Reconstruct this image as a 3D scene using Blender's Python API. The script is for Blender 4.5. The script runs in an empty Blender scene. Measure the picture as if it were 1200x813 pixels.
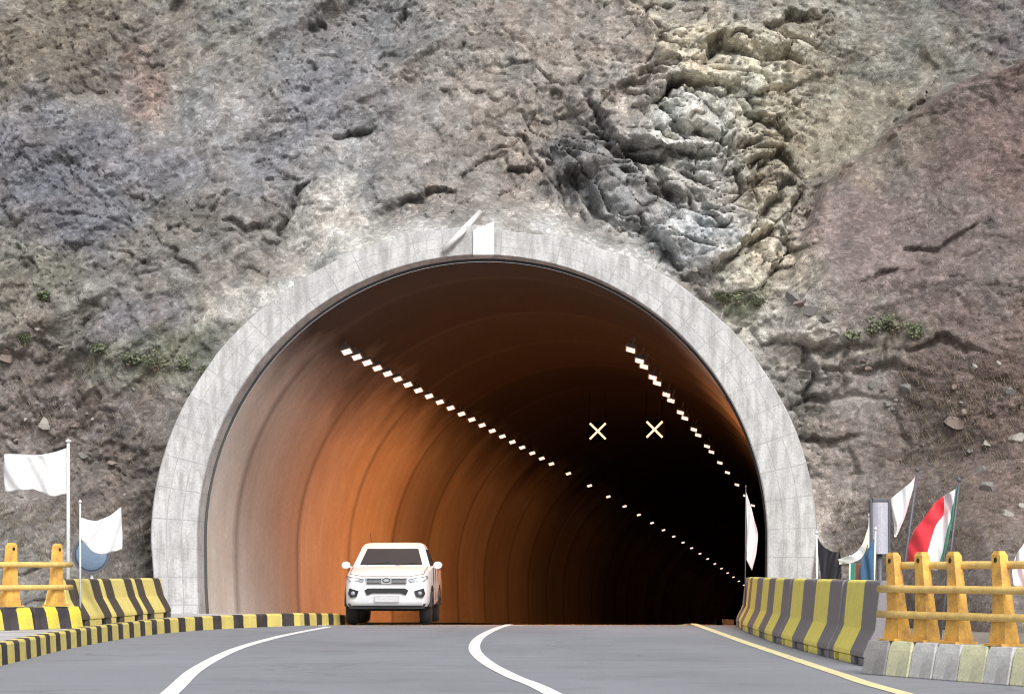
import bpy, bmesh, math, random
import numpy as np
from mathutils import Vector, Matrix
random.seed(7)
sc = bpy.context.scene
R = math.radians
# ------------------------------------------------------------------ camera
FPX, HOR, CAMZ = 2850.0, 670.0, 1.1          # photograph's focal length (px of 1200), horizon row, eye height
cam = bpy.data.cameras.new('camera')
cam.sensor_width = 36; cam.lens = 36 * FPX / 1200
cam.shift_y = (HOR - 406.5) / 1200
cam.clip_start = 0.1; cam.clip_end = 2000
co = bpy.data.objects.new('camera', cam); sc.collection.objects.link(co)
co.location = (0, 0, CAMZ); co.rotation_euler = (R(90), 0, 0); sc.camera = co
# ------------------------------------------------------------------ sky + sun (bright overcast)
SUN_EL, SUN_AZ = 44, 163                     # veiled sun behind the camera, to the right
w = bpy.data.worlds.new('World'); sc.world = w; w.use_nodes = True
nt = w.node_tree; nt.nodes.clear()
sky = nt.nodes.new('ShaderNodeTexSky'); sky.sky_type = 'NISHITA'; sky.sun_disc = False
sky.sun_elevation = R(SUN_EL); sky.sun_rotation = R(SUN_AZ); sky.dust_density = 4; sky.air_density = 1.0
hs = nt.nodes.new('ShaderNodeHueSaturation'); hs.inputs['Saturation'].default_value = 0.3
bg = nt.nodes.new('ShaderNodeBackground'); bg.inputs['Strength'].default_value = 0.14
wo = nt.nodes.new('ShaderNodeOutputWorld')
nt.links.new(sky.outputs[0], hs.inputs['Color']); nt.links.new(hs.outputs[0], bg.inputs[0]); nt.links.new(bg.outputs[0], wo.inputs[0])
sl = bpy.data.lights.new('sun', 'SUN'); sl.energy = 1.15; sl.angle = R(16); sl.color = (1, .975, .94)
so = bpy.data.objects.new('sun', sl); sc.collection.objects.link(so)
el, az = R(SUN_EL), R(SUN_AZ)
sdir = Vector((math.sin(az) * math.cos(el), math.cos(az) * math.cos(el), math.sin(el)))
so.rotation_euler = (-sdir).to_track_quat('-Z', 'Y').to_euler()
vs = sc.view_settings; vs.view_transform = 'Standard'; vs.look = 'None'; vs.gamma = 1; vs.use_curve_mapping = False
vs.exposure = 0.72
sc.cycles.use_denoising = True; sc.cycles.filter_width = 1.1
sc.cycles.denoiser = 'OPENIMAGEDENOISE'; sc.cycles.denoising_input_passes = 'RGB_ALBEDO_NORMAL'; sc.cycles.denoising_prefilter = 'NONE'
sc.cycles.max_bounces = 8; sc.cycles.diffuse_bounces = 4
sc.cycles.sample_clamp_indirect = 6
LAMP_RGB = (1.0, 0.31, 0.06)
# ------------------------------------------------------------------ helpers
def lin(c):
    return tuple(((v / 255) / 12.92 if v / 255 <= .04045 else ((v / 255 + .055) / 1.055) ** 2.4) for v in c)
def P(px, py, d):                             # a point of the photograph at distance d
    return Vector(((px - 600) / FPX * d, d, CAMZ - (py - HOR) / FPX * d))
ORD = ['first', 'second', 'third', 'fourth', 'fifth', 'sixth', 'seventh', 'eighth', 'ninth', 'tenth', 'eleventh', 'twelfth',
       'thirteenth', 'fourteenth', 'fifteenth', 'sixteenth', 'seventeenth', 'eighteenth', 'nineteenth', 'twentieth'] + \
      ['twenty-' + o for o in ['first', 'second', 'third', 'fourth', 'fifth', 'sixth', 'seventh', 'eighth', 'ninth']] + ['thirtieth'] + \
      ['thirty-' + o for o in ['first', 'second', 'third', 'fourth', 'fifth', 'sixth', 'seventh', 'eighth', 'ninth']] + ['fortieth']
def tag(o, label=None, cat=None, group=None, kind=None):
    for k, v in (('label', label), ('category', cat), ('group', group), ('kind', kind)):
        if v: o[k] = v
    return o
def empty(name, loc=(0, 0, 0), rz=0):
    o = bpy.data.objects.new(name, None); sc.collection.objects.link(o)
    o.location = loc; o.rotation_euler = (0, 0, rz); o.empty_display_size = .1
    return o
class MB:
    def __init__(s): s.v = []; s.f = []; s.m = []; s.uv = {}
    def quad(s, a, b, c, d, m=0):
        i = len(s.v); s.v += [tuple(a), tuple(b), tuple(c), tuple(d)]; s.f.append((i, i + 1, i + 2, i + 3)); s.m.append(m)
    def box(s, c, sz, m=0, M=None, taper=1.0):
        x, y, z = sz[0] / 2, sz[1] / 2, sz[2] / 2
        p = []
        for k, t in ((-1, 1.0), (1, taper)):
            for i, j in ((-1, -1), (1, -1), (1, 1), (-1, 1)):
                q = Vector((i * x * t, j * y * t, k * z))
                if M: q = M @ q
                p.append(tuple(q + Vector(c)))
        i = len(s.v); s.v += p
        for f in ((3, 2, 1, 0), (4, 5, 6, 7), (0, 1, 5, 4), (1, 2, 6, 5), (2, 3, 7, 6), (3, 0, 4, 7)):
            s.f.append(tuple(i + q for q in f)); s.m.append(m)
    def tube(s, pts, r, n=8, m=0, r2=None):
        pts = [Vector(p) for p in pts]; L = len(pts); base = len(s.v)
        for k, p in enumerate(pts):
            t = (pts[min(k + 1, L - 1)] - pts[max(k - 1, 0)]).normalized()
            a = t.orthogonal().normalized() if abs(t.z) > .9 else t.cross(Vector((0, 0, 1))).normalized()
            b = t.cross(a); rr = r if r2 is None else r + (r2 - r) * k / max(1, L - 1)
            for q in range(n):
                an = 2 * math.pi * q / n; s.v.append(tuple(p + a * (rr * math.cos(an)) + b * (rr * math.sin(an))))
        for k in range(L - 1):
            for q in range(n):
                s.f.append((base + k * n + q, base + k * n + (q + 1) % n, base + (k + 1) * n + (q + 1) % n, base + (k + 1) * n + q)); s.m.append(m)
        s.f.append(tuple(base + q for q in range(n))[::-1]); s.m.append(m)
        s.f.append(tuple(base + (L - 1) * n + q for q in range(n))); s.m.append(m)
    def loft(s, rings, m=0, closed=True, cap=True):
        base = len(s.v); n = len(rings[0])
        for r in rings: s.v += [tuple(p) for p in r]
        for k in range(len(rings) - 1):
            for q in range(n if closed else n - 1):
                s.f.append((base + k * n + q, base + k * n + (q + 1) % n, base + (k + 1) * n + (q + 1) % n, base + (k + 1) * n + q)); s.m.append(m)
        if cap and closed:
            s.f.append(tuple(base + q for q in range(n))[::-1]); s.m.append(m)
            s.f.append(tuple(base + (len(rings) - 1) * n + q for q in range(n))); s.m.append(m)
    def lathe(s, prof, c=(0, 0, 0), axis='Z', n=24, m=0):
        rings = []
        for r, h in prof:
            ring = []
            for q in range(n):
                a = 2 * math.pi * q / n; u, v = r * math.cos(a), r * math.sin(a)
                ring.append(Vector(c) + (Vector((u, v, h)) if axis == 'Z' else Vector((h, u, v)) if axis == 'X' else Vector((u, h, v))))
            rings.append(ring)
        s.loft(rings, m)
    def build(s, name, mats, parent=None, smooth=False, bevel=0, sub=0, fixn=True):
        me = bpy.data.meshes.new(name); me.from_pydata(s.v, [], s.f)
        for mm in (mats if isinstance(mats, (list, tuple)) else [mats]): me.materials.append(mm)
        me.polygons.foreach_set('material_index', s.m)
        if fixn:
            b = bmesh.new(); b.from_mesh(me); bmesh.ops.recalc_face_normals(b, faces=b.faces); b.to_mesh(me); b.free()
        if smooth: me.polygons.foreach_set('use_smooth', [True] * len(me.polygons))
        o = bpy.data.objects.new(name, me); sc.collection.objects.link(o)
        if parent: o.parent = parent
        if bevel:
            mo = o.modifiers.new('bevel', 'BEVEL'); mo.width = bevel; mo.segments = 2; mo.limit_method = 'ANGLE'
        if sub:
            mo = o.modifiers.new('sub', 'SUBSURF'); mo.levels = sub; mo.render_levels = sub
        return o
def copy_tree(o, parent=None):
    c = o.copy(); sc.collection.objects.link(c)
    if parent: c.parent = parent
    for ch in [x for x in o.children]: copy_tree(ch, c)
    return c
# ------------------------------------------------------------------ materials
class N:
    def __init__(s, name):
        s.mat = bpy.data.materials.new(name); s.mat.use_nodes = True; s.t = s.mat.node_tree
        s.b = s.t.nodes['Principled BSDF']; s.tc = s.t.nodes.new('ShaderNodeTexCoord')
    def n(s, typ, **kw):
        x = s.t.nodes.new(typ)
        for k, v in kw.items():
            if k in x.inputs.keys() if isinstance(k, str) else False: x.inputs[k].default_value = v
            else: setattr(x, k, v)
        return x
    def l(s, a, b): s.t.links.new(a, b)
    def noise(s, scale, detail=6, rough=.6, coord='Object', vec=None, stretch=None):
        x = s.t.nodes.new('ShaderNodeTexNoise'); x.inputs['Scale'].default_value = scale
        x.inputs['Detail'].default_value = detail; x.inputs['Roughness'].default_value = rough
        src = vec or s.tc.outputs[coord]
        if stretch:
            mp = s.t.nodes.new('ShaderNodeMapping'); mp.inputs['Scale'].default_value = stretch; s.l(src, mp.inputs[0]); src = mp.outputs[0]
        s.l(src, x.inputs['Vector']); return x.outputs['Fac']
    def ramp(s, fac, stops):
        x = s.t.nodes.new('ShaderNodeValToRGB'); e = x.color_ramp.elements
        while len(e) < len(stops): e.new(.5)
        for k, (p, c) in enumerate(stops):
            e[k].position = p; e[k].color = (*c, 1) if isinstance(c, tuple) else (c, c, c, 1)
        s.l(fac, x.inputs[0]); return x.outputs[0]
    def mix(s, fac, a, b, mode='MIX'):
        x = s.t.nodes.new('ShaderNodeMix'); x.data_type = 'RGBA'; x.blend_type = mode
        for i, v in ((0, fac), (6, a), (7, b)):
            if hasattr(v, 'node'): s.l(v, x.inputs[i])
            else: x.inputs[i].default_value = v if i == 0 else (*v, 1)
        return x.outputs[2]
    def math(s, op, a, b=0.0):
        x = s.t.nodes.new('ShaderNodeMath'); x.operation = op
        for i, v in ((0, a), (1, b)):
            if hasattr(v, 'node'): s.l(v, x.inputs[i])
            else: x.inputs[i].default_value = v
        return x.outputs[0]
    def bump(s, h, strength=.4, dist=.02):
        x = s.t.nodes.new('ShaderNodeBump'); x.inputs['Strength'].default_value = strength; x.inputs['Distance'].default_value = dist
        s.l(h, x.inputs['Height']); s.l(x.outputs[0], s.b.inputs['Normal'])
    def done(s, col, rough=.7, spec=.4):
        if hasattr(col, 'node'): s.l(col, s.b.inputs['Base Color'])
        else: s.b.inputs['Base Color'].default_value = (*col, 1)
        if hasattr(rough, 'node'): s.l(rough, s.b.inputs['Roughness'])
        else: s.b.inputs['Roughness'].default_value = rough
        s.b.inputs['Specular IOR Level'].default_value = spec
        return s.mat
def worn(name, c, rough=.6, dirt=(.12, .1, .08), amt=.5, scale=3, bump=.25, spec=.4, fine=40):
    m = N(name)
    a = m.ramp(m.noise(scale, 8, .65), [(.42, 0.0), (.72, amt)])
    f = m.noise(fine, 4, .6)
    k = m.ramp(f, [(.3, .8), (.7, 1.12)])
    col = m.mix(a, c, dirt); col = m.mix(1.0, col, k, 'MULTIPLY')
    m.bump(f, bump, .01)
    return m.done(col, rough, spec)
def plain(name, c, rough=.5, metal=0, spec=.4):
    m = N(name); k = m.ramp(m.noise(25, 3), [(.3, .88), (.7, 1.06)])
    m.b.inputs['Metallic'].default_value = metal
    return m.done(m.mix(1.0, c, k, 'MULTIPLY'), rough, spec)
def emis(name, c, st):
    m = N(name); m.b.inputs['Emission Color'].default_value = (*c, 1); m.b.inputs['Emission Strength'].default_value = st
    return m.done((.6, .5, .4), .4)
def stripes(name, ca, cb, period, duty, axis=1, off=0.0, dirt=.45, coord='Object', skew=0.0):
    m = N(name); sp = m.t.nodes.new('ShaderNodeSeparateXYZ'); m.l(m.tc.outputs[coord], sp.inputs[0])
    wob = m.math('MULTIPLY', m.math('SUBTRACT', m.noise(9, 3), .5), .05)
    t = m.math('ADD', sp.outputs[axis], wob)
    if skew: t = m.math('ADD', t, m.math('MULTIPLY', sp.outputs[2], skew))
    t = m.math('FRACT', m.math('DIVIDE', m.math('ADD', t, 100 * period + off), period))
    s_ = m.math('LESS_THAN', t, duty)
    col = m.mix(s_, cb, ca)
    a = m.ramp(m.noise(3.5, 8, .7), [(.45, 0.0), (.75, dirt)])
    col = m.mix(a, col, (.22, .2, .18))
    f = m.noise(45, 4); col = m.mix(1.0, col, m.ramp(f, [(.3, .8), (.7, 1.1)]), 'MULTIPLY')
    m.bump(f, .3, .01)
    return m.done(col, .6)
YEL, BLK, ORA = (.72, .52, .06), (.03, .028, .03), (.80, .36, .03)

# asphalt
def asphalt_mat():
    m = N('asphalt')
    big = m.noise(.35, 5, .55, stretch=(1, .35, 1)); fine = m.noise(70, 3, .7)
    pat = m.noise(1.2, 5, .6, stretch=(.22, 1.3, 1))
    col = m.ramp(big, [(.3, (.185, .193, .215)), (.7, (.235, .244, .270))])
    col = m.mix(m.ramp(pat, [(.45, 0.0), (.7, .22)]), col, (.31, .31, .335))
    col = m.mix(1.0, col, m.ramp(fine, [(.25, .66), (.75, 1.3)]), 'MULTIPLY')
    ck = m.t.nodes.new('ShaderNodeTexVoronoi'); ck.feature = 'DISTANCE_TO_EDGE'; ck.inputs['Scale'].default_value = .16
    wv = m.t.nodes.new('ShaderNodeVectorMath'); wv.operation = 'ADD'; nn = m.t.nodes.new('ShaderNodeTexNoise'); nn.inputs['Scale'].default_value = .9; nn.inputs['Detail'].default_value = 8; m.l(m.tc.outputs['Object'], nn.inputs['Vector']); m.l(m.tc.outputs['Object'], wv.inputs[0]); m.l(nn.outputs['Color'], wv.inputs[1]); m.l(wv.outputs[0], ck.inputs['Vector'])
    gate = m.ramp(m.noise(.25, 3), [(.48, 0.0), (.56, 1.0)])
    col = m.mix(m.math('MULTIPLY', m.ramp(ck.outputs['Distance'], [(.0, .35), (.006, .0)]), gate), col, (.07, .07, .075))
    col = m.mix(m.ramp(m.noise(.55, 7, .7), [(.56, 0.0), (.60, .28)]), col, (.13, .132, .142))
    m.bump(fine, .5, .008)
    return m.done(col, m.ramp(big, [(.3, .62), (.7, .85)]), .35)
M_ASPH = asphalt_mat()
def paint_mat(name, c):
    m = N(name); f = m.noise(14, 7, .75)
    col = m.mix(m.ramp(f, [(.50, 0.0), (.66, .7)]), c, (.2, .2, .21))
    return m.done(col, .6)
M_WLINE = paint_mat('white_road_paint', (.76, .76, .75)); M_YLINE = paint_mat('yellow_road_paint', (.75, .68, .38))
M_GROUND = worn('dusty_ground', (.24, .215, .185), .95, (.14, .12, .10), .8, .8, .8, .1, 12)
M_PAVE = worn('pale_pavement', (.46, .45, .46), .9, (.25, .23, .21), .6, 1.2, .3, .2, 25)

# ------------------------------------------------------------------ numpy noise
def _h(i, j, k, seed):
    n = (i.astype(np.int64) * 374761393 + j.astype(np.int64) * 668265263 + k.astype(np.int64) * 2147483647 + seed * 974634777) & 0xffffffff
    n = ((n ^ (n >> 13)) * 1274126177) & 0xffffffff
    n = ((n ^ (n >> 16)) * 2246822519) & 0xffffffff
    return ((n ^ (n >> 15)) & 0xffffff) / float(0xffffff)
def vnoise(x, y, z, seed=0):
    i, j, k = np.floor(x), np.floor(y), np.floor(z); u, v, q = x - i, y - j, z - k
    u, v, q = [t * t * t * (t * (t * 6 - 15) + 10) for t in (u, v, q)]
    r = 0
    for a in (0, 1):
        for b in (0, 1):
            for c in (0, 1):
                r = r + _h(i + a, j + b, k + c, seed) * (u if a else 1 - u) * (v if b else 1 - v) * (q if c else 1 - q)
    return r * 2 - 1
def fbm(x, y, z, o=5, seed=0, ridge=False, gain=.5):
    t, a, f = 0, 1, 1
    for q in range(o):
        n = vnoise(x * f, y * f, z * f, seed + q)
        t = t + a * ((1 - 2 * np.abs(n)) if ridge else n); a *= gain; f *= 2.03
    return t
def voro(x, y, seed=0):
    i, j = np.floor(x), np.floor(y)
    f1 = np.full(x.shape, 9.); f2 = np.full(x.shape, 9.); cid = np.zeros(x.shape); tx = np.zeros(x.shape); ty = np.zeros(x.shape)
    z0 = np.zeros_like(i)
    for a in (-1, 0, 1):
        for b in (-1, 0, 1):
            cx = i + a + _h(i + a, j + b, z0, seed); cy = j + b + _h(i + a, j + b, z0 + 1, seed)
            d = np.hypot(x - cx, y - cy); c = _h(i + a, j + b, z0 + 2, seed)
            nw = d < f1
            f2 = np.where(nw, f1, np.minimum(f2, d)); cid = np.where(nw, c, cid)
            tx = np.where(nw, x - cx, tx); ty = np.where(nw, y - cy, ty); f1 = np.where(nw, d, f1)
    return f1, f2, cid, tx, ty
def sstep(a, b, x):
    t = np.clip((x - a) / (b - a), 0, 1); return t * t * (3 - 2 * t)

# ------------------------------------------------------------------ tunnel axis
D0 = 50.0; XC = -0.614; ZC = 1.75; RI = 5.80
def axx(s): return XC + .1369 * s + 4.8e-5 * s * s
def axz(s): return -(.0189 * s + 8.7e-5 * s * s) if s > 0 else 0.0

# ------------------------------------------------------------------ hillside
def grow(a, b, step, far, k=1.03):
    mid = list(np.arange(a, b + 1e-6, step)); lo = []; hi = []; s = step; p = a
    while p > far[0]: s *= k; p -= s; lo.append(p)
    s = step; p = b
    while p < far[1]: s *= k; p += s; hi.append(p)
    return np.array(lo[::-1] + mid + hi)
xs = grow(-11.6, 11.6, .038, (-90, 90)); zs = np.array(list(np.arange(-.4, 15.2, .038)))
s_, p_ = .038, zs[-1]; ex = []
while p_ < 75: s_ *= 1.03; p_ += s_; ex.append(p_)
zs = np.concatenate([zs, ex])
X, Z = np.meshgrid(xs, zs)
def base_y(X, Z):
    y = 51.35 + .05 * Z + .62 * np.maximum(0, Z - 7.2) + .0 * X
    tal = np.maximum(0, 3.4 - Z)
    rt = sstep(7.2, 9.5, X); lf = sstep(7.2, 9.0, -X)
    y = y - rt * (1.5 * tal + .35 * (X - 7.2)) - lf * (1.1 * tal + .22 * (-X - 7.2))
    y = y - .25 * np.maximum(0, np.abs(X) - 13)
    return np.maximum(y, 12 + 0 * y)
Y0 = base_y(X, Z)
PX = 600 + FPX * X / Y0; PY = HOR - FPX * (Z - CAMZ) / Y0
# warped coordinates for organic borders
wx = fbm(X * .7, Z * .7, X * 0, 4, 11); wz = fbm(X * .7, Z * .7, X * 0 + 5, 4, 12)
QX = PX + 28 * wx; QY = PY + 28 * wz
def blob(cx, cy, rx, ry, q=True):
    a, b = (QX, QY) if q else (PX, PY)
    return np.exp(-(((a - cx) / rx) ** 2 + ((b - cy) / ry) ** 2))
disp = np.zeros_like(X)
disp -= .65 * fbm(X * .28, Z * .28, X * 0, 3, 1)
disp -= .24 * sstep(620, 480, PX) * fbm((.8 * X + .6 * Z) * .22, (-.6 * X + .8 * Z) * .75, X * 0, 4, 15, True)
rough = fbm(X * 1.1, Z * 1.1, Y0 * .3, 5, 2)
scree = sstep(560, 380, PX) + sstep(930, 1000, PX)
disp -= (.16 - .07 * scree) * rough
disp -= .05 * fbm(X * 2.2 + wx, Z * 2.2 + wz, X * 0, 5, 3, True)
# broken blocks of rock and scree
for sca, am, sd in ((1.1, .24, 21), (2.6, .13, 22), (5.5, .08, 23), (10.0, .04, 24)):
    f1, f2, cid, tx, ty = voro(X * sca + .7 * wx, Z * sca * 1.15 + .7 * wz, sd)
    a1 = (_h(np.floor(cid * 1e6), np.floor(cid * 1e5), np.zeros_like(cid), 5) - .5); a2 = (_h(np.floor(cid * 1e6), np.floor(cid * 1e5), np.zeros_like(cid), 6) - .5)
    blk = (cid - .5) + 1.3 * (a1 * tx + a2 * ty)
    crack = np.exp(-((f2 - f1) / .09) ** 2)
    msk = (1 - (.6 if sca < 2 else .3 if sca < 5 else 0.0) * scree) * (.25 + .75 * sstep(-.25, .35, fbm(X * .45, Z * .45, X * 0 + sd, 3, sd)))
    disp += am * msk * (-blk + .55 * crack)
# folded strata of the outcrop above the right shoulder of the arch
out = np.clip(1.25 * (blob(800, 170, 95, 110) + blob(875, 270, 60, 80) + .9 * blob(850, 70, 110, 60) + .9 * blob(705, 215, 60, 70)), 0, 1)
al = np.radians(-22 + 70 * sstep(780, 890, PX) * sstep(120, 300, PY) + 25 * fbm(X * .35, Z * .35, X * 0, 2, 31))
wv = (-np.sin(al) * X + np.cos(al) * Z) / .55 + .9 * fbm(X * .55, Z * .55, X * 0, 4, 32)
fr = wv - np.floor(wv); ly = _h(np.floor(wv), np.zeros_like(wv), np.zeros_like(wv), 9)
led = (fr ** 1.6) * (.35 + .65 * ly) * sstep(1.0, .9, fr)
strat_crack = np.exp(-(np.minimum(fr, 1 - fr) / .10) ** 2) * (ly > .35)
ts = np.cos(al) * (X - 4.4) + np.sin(al) * (Z - 9.6); tn = -np.sin(al) * (X - 4.4) + np.cos(al) * (Z - 9.6)
slab = np.zeros_like(X)
for su, sn, am, sd in ((.62, 1.5, .70, 41), (1.5, 3.4, .30, 42), (3.2, 6.0, .10, 43)):
    f1, f2, cid, tx, ty = voro(ts * su + .12 * wx, tn * sn + .12 * wz, sd)
    a1 = _h(np.floor(cid * 1e6), np.floor(cid * 1e5), np.zeros_like(cid), 5) - .5; a2 = _h(np.floor(cid * 1e6), np.floor(cid * 1e5), np.zeros_like(cid), 6)
    slab += am * (-(cid - .5) - 1.1 * a1 * tx - .55 * (.25 + a2) * ty + .35 * np.exp(-((f2 - f1) / .05) ** 2))
    if sd == 41: slab_id = cid
    if sd == 42: slab_id2 = cid; slab_edge = np.exp(-((f2 - f1) / .06) ** 2)
disp = disp * (1 - .72 * out) + out * (slab - .30)
# dark hollows in the outcrop
disp += .8 * blob(690, 240, 16, 22) + .6 * blob(735, 255, 12, 20) + .5 * blob(690, 185, 30, 20) + .5 * blob(860, 305, 30, 8) + .45 * blob(770, 105, 26, 9)
# long open cracks with a protruding upper lip
rc = random.Random(12)
cracks = [([(836, 316), (866, 290), (897, 280)], 5, .7), ([(867, 278), (890, 259), (930, 217)], 4.5, .6), ([(880, 195), (919, 183), (940, 207)], 5, .55),
          ([(870, 126), (900, 143), (925, 163)], 4, .5), ([(702, 162), (723, 181), (773, 184)], 6, .7), ([(742, 250), (766, 286), (802, 311)], 5, .6),
          ([(688, 212), (700, 240), (716, 270)], 8, .7), ([(680, 126), (709, 153)], 5, .6), ([(786, 156), (825, 163)], 4, .5), ([(774, 176), (830, 187)], 4, .5),
          ([(798, 226), (834, 263)], 4, .5), ([(868, 47), (900, 62), (940, 82)], 4.5, .5), ([(902, 326), (923, 267), (943, 222)], 4, .45), ([(1050, 297), (1099, 294), (1149, 270)], 3.5, .35),
          ([(1012, 340), (1039, 323)], 4, .4), ([(745, 215), (790, 232)], 4, .5), ([(755, 120), (800, 98), (850, 112)], 4.5, .5), ([(890, 30), (960, 24)], 4, .45),
          ([(820, 75), (850, 45), (872, 40)], 4, .5), ([(720, 100), (760, 84)], 4, .4), ([(270, 262), (310, 255)], 4, .35), ([(330, 275), (345, 235), (358, 215)], 4, .4),
          ([(455, 40), (478, 14)], 4, .4), ([(395, 165), (440, 150)], 3, .35), ([(590, 188), (625, 190)], 3.5, .4), ([(470, 245), (495, 225), (530, 232)], 4, .4)]
cracks += [([(1018, 180), (1062, 136), (1105, 112)], 4, .35), ([(952, 268), (969, 222), (1004, 190)], 5, .4)]
for _ in range(26):                            # short cracks following the folded beds
    cx_, cy_ = rc.gauss(800, 48), rc.gauss(190, 70); a_ = math.radians(rc.gauss(-18 if cx_ < 830 else 42, 18)); l_ = rc.uniform(10, 30)
    cracks.append(([(cx_ - l_ * math.cos(a_), cy_ + l_ * math.sin(a_)), (cx_ + rc.uniform(-3, 3), cy_ + rc.uniform(-3, 3)), (cx_ + l_ * math.cos(a_), cy_ - l_ * math.sin(a_))], rc.uniform(2.6, 4.2), rc.uniform(.25, .5)))
cracks += [([(900, 400), (960, 406), (1012, 402)], 4, .4), ([(958, 434), (1030, 429), (1078, 437)], 4, .45), ([(930, 470), (990, 463), (1042, 471)], 4, .4),
           ([(988, 404), (982, 432), (986, 462)], 3.5, .35), ([(1030, 400), (1026, 430)], 3.5, .3), ([(940, 406), (946, 440), (938, 468)], 3.5, .35), ([(925, 515), (960, 520), (1000, 512)], 4, .4),
           ([(985, 520), (992, 560), (984, 600)], 4, .35), ([(1040, 480), (1055, 520)], 4, .35), ([(1060, 410), (1110, 405), (1140, 415)], 4, .4)]
for _ in range(12):                            # small dark notches in the broken slope
    cx_, cy_ = rc.uniform(10, 1190), rc.uniform(15, 480); a_ = math.radians(rc.gauss(15, 30)); l_ = rc.uniform(5, 14)
    cracks.append(([(cx_ - l_ * math.cos(a_), cy_ + l_ * math.sin(a_)), (cx_ + l_ * math.cos(a_), cy_ - l_ * math.sin(a_))], rc.uniform(2.4, 4), rc.uniform(.15, .3)))
KX = PX + 9 * wx + 5 * fbm(X * 3, Z * 3, X * 0, 3, 71); KY = PY + 9 * wz + 5 * fbm(X * 3, Z * 3, X * 0, 3, 72)
for pl_, w_, dep in cracks:
    best = np.full(X.shape, 1e6); sgn_ = np.zeros(X.shape); tt_ = np.zeros(X.shape); n_ = len(pl_) - 1
    for q_ in range(n_):
        (x0, y0), (x1, y1) = pl_[q_], pl_[q_ + 1]; L2 = (x1 - x0) ** 2 + (y1 - y0) ** 2
        t_ = np.clip(((KX - x0) * (x1 - x0) + (KY - y0) * (y1 - y0)) / L2, 0, 1)
        cx_, cy_ = x0 + t_ * (x1 - x0), y0 + t_ * (y1 - y0); d_ = np.hypot(KX - cx_, KY - cy_); nb = d_ < best
        best = np.where(nb, d_, best); sgn_ = np.where(nb, cy_ - KY, sgn_); tt_ = np.where(nb, (q_ + t_) / n_, tt_)
    tap = .35 + .65 * np.sin(np.pi * np.clip(tt_, .02, .98)) ** .6
    disp += dep * tap * np.exp(-(best / (w_ * tap)) ** 2)
    disp -= .45 * dep * tap * np.exp(-((best - 2.2 * w_) / (1.8 * w_)) ** 2) * (sgn_ > -1)
# ridge of red earth on the right, gully beside it
bx = np.array([880, 905, 945, 965, 1000, 1060, 1130, 1200, 1400]); by = np.array([420, 345, 270, 215, 185, 130, 95, 75, 20])
pb = np.interp(PX, bx, by); sd_ = (PY - pb + 10 * wx) * sstep(880, 930, PX)
disp -= 1.5 * sstep(-4, 14, sd_) * sstep(900, 1000, PX) * (1 - .55 * sstep(40, 260, sd_))
disp += .6 * np.exp(-((sd_ + 35) / 40) ** 2) * sstep(910, 970, PX)
# smoother sprayed concrete beside the arch
smooth = np.clip(blob(285, 350, 55, 28) + blob(412, 250, 26, 55) + blob(945, 590, 30, 55) + blob(1010, 460, 45, 45) + blob(985, 170, 40, 90), 0, 1)
rs = sstep(5, 60, sd_) * sstep(930, 990, PX)
disp = disp - .45 * rs * (disp + .5)
disp = disp * (1 - .72 * smooth) - .12 * smooth
Y = Y0 + disp * (.5 + .5 * sstep(-.4, 1, Z))
rr = np.hypot(X - XC, Z - ZC); rr = np.where(Z < ZC, np.abs(X - XC), rr)
near = 1 - sstep(6.45, 7.4, rr)
Y = Y * (1 - near) + near * np.clip(Y, 50.75, 51.5)
# real colours of rock and earth (albedo), patch by patch
def patch(*a): return a
pts = [(60, 40, 90, 50, (122, 110, 92)), (170, 105, 26, 18, (146, 116, 102)), (380, 110, 90, 80, (122, 121, 130)), (80, 210, 110, 60, (112, 111, 122)),
       (250, 150, 45, 30, (158, 155, 152)), (200, 300, 80, 50, (120, 114, 106)), (150, 350, 50, 30, (120, 112, 120)), (50, 330, 60, 40, (130, 124, 104)),
       (180, 410, 90, 30, (112, 114, 90)), (60, 480, 90, 80, (128, 110, 102)), (412, 245, 40, 66, (190, 184, 172)), (288, 346, 72, 36, (182, 174, 160)),
       (550, 140, 80, 90, (156, 143, 130)), (470, 215, 50, 30, (132, 126, 122)), (700, 200, 50, 55, (92, 92, 94)), (720, 60, 70, 50, (142, 130, 118)),
       (790, 165, 55, 55, (184, 181, 170)), (850, 80, 80, 50, (176, 167, 140)), (800, 245, 50, 45, (150, 153, 156)), (885, 300, 50, 60, (186, 173, 146)),
       (900, 190, 40, 60, (150, 138, 108)), (985, 150, 60, 90, (150, 141, 116)), (1060, 60, 70, 40, (126, 124, 112)), (1180, 40, 50, 25, (98, 88, 94)),
       (1020, 290, 80, 70, (136, 114, 112)), (1165, 190, 70, 70, (124, 94, 86)), (1090, 330, 80, 60, (130, 116, 112)), (1170, 470, 90, 100, (124, 96, 82)),
       (1000, 430, 55, 60, (180, 170, 158)), (945, 585, 32, 60, (192, 178, 164)), (940, 480, 25, 40, (120, 115, 106)), (1060, 550, 70, 70, (114, 102, 90)),
       (862, 352, 28, 12, (112, 126, 86)), (1040, 388, 55, 18, (112, 124, 84)), (930, 380, 45, 18, (200, 194, 180)), (130, 570, 60, 70, (112, 99, 90)),
       (300, 60, 60, 50, (132, 128, 118)), (480, 60, 70, 40, (126, 124, 120)), (1110, 250, 30, 20, (140, 136, 128)), (630, 260, 90, 14, (165, 160, 152))]
bw = .22; C = np.ones(X.shape + (3,)) * np.array(lin((130, 122, 113))) * bw; W = np.ones_like(X) * bw
for cx, cy, rx, ry, c in pts:
    g = blob(cx, cy, rx, ry); C += g[..., None] * np.array(lin(c)); W += g
C /= W[..., None]
red = sstep(0, 14, sd_) * np.exp(-(sd_ / 30) ** 2) * sstep(930, 980, PX)
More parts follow.
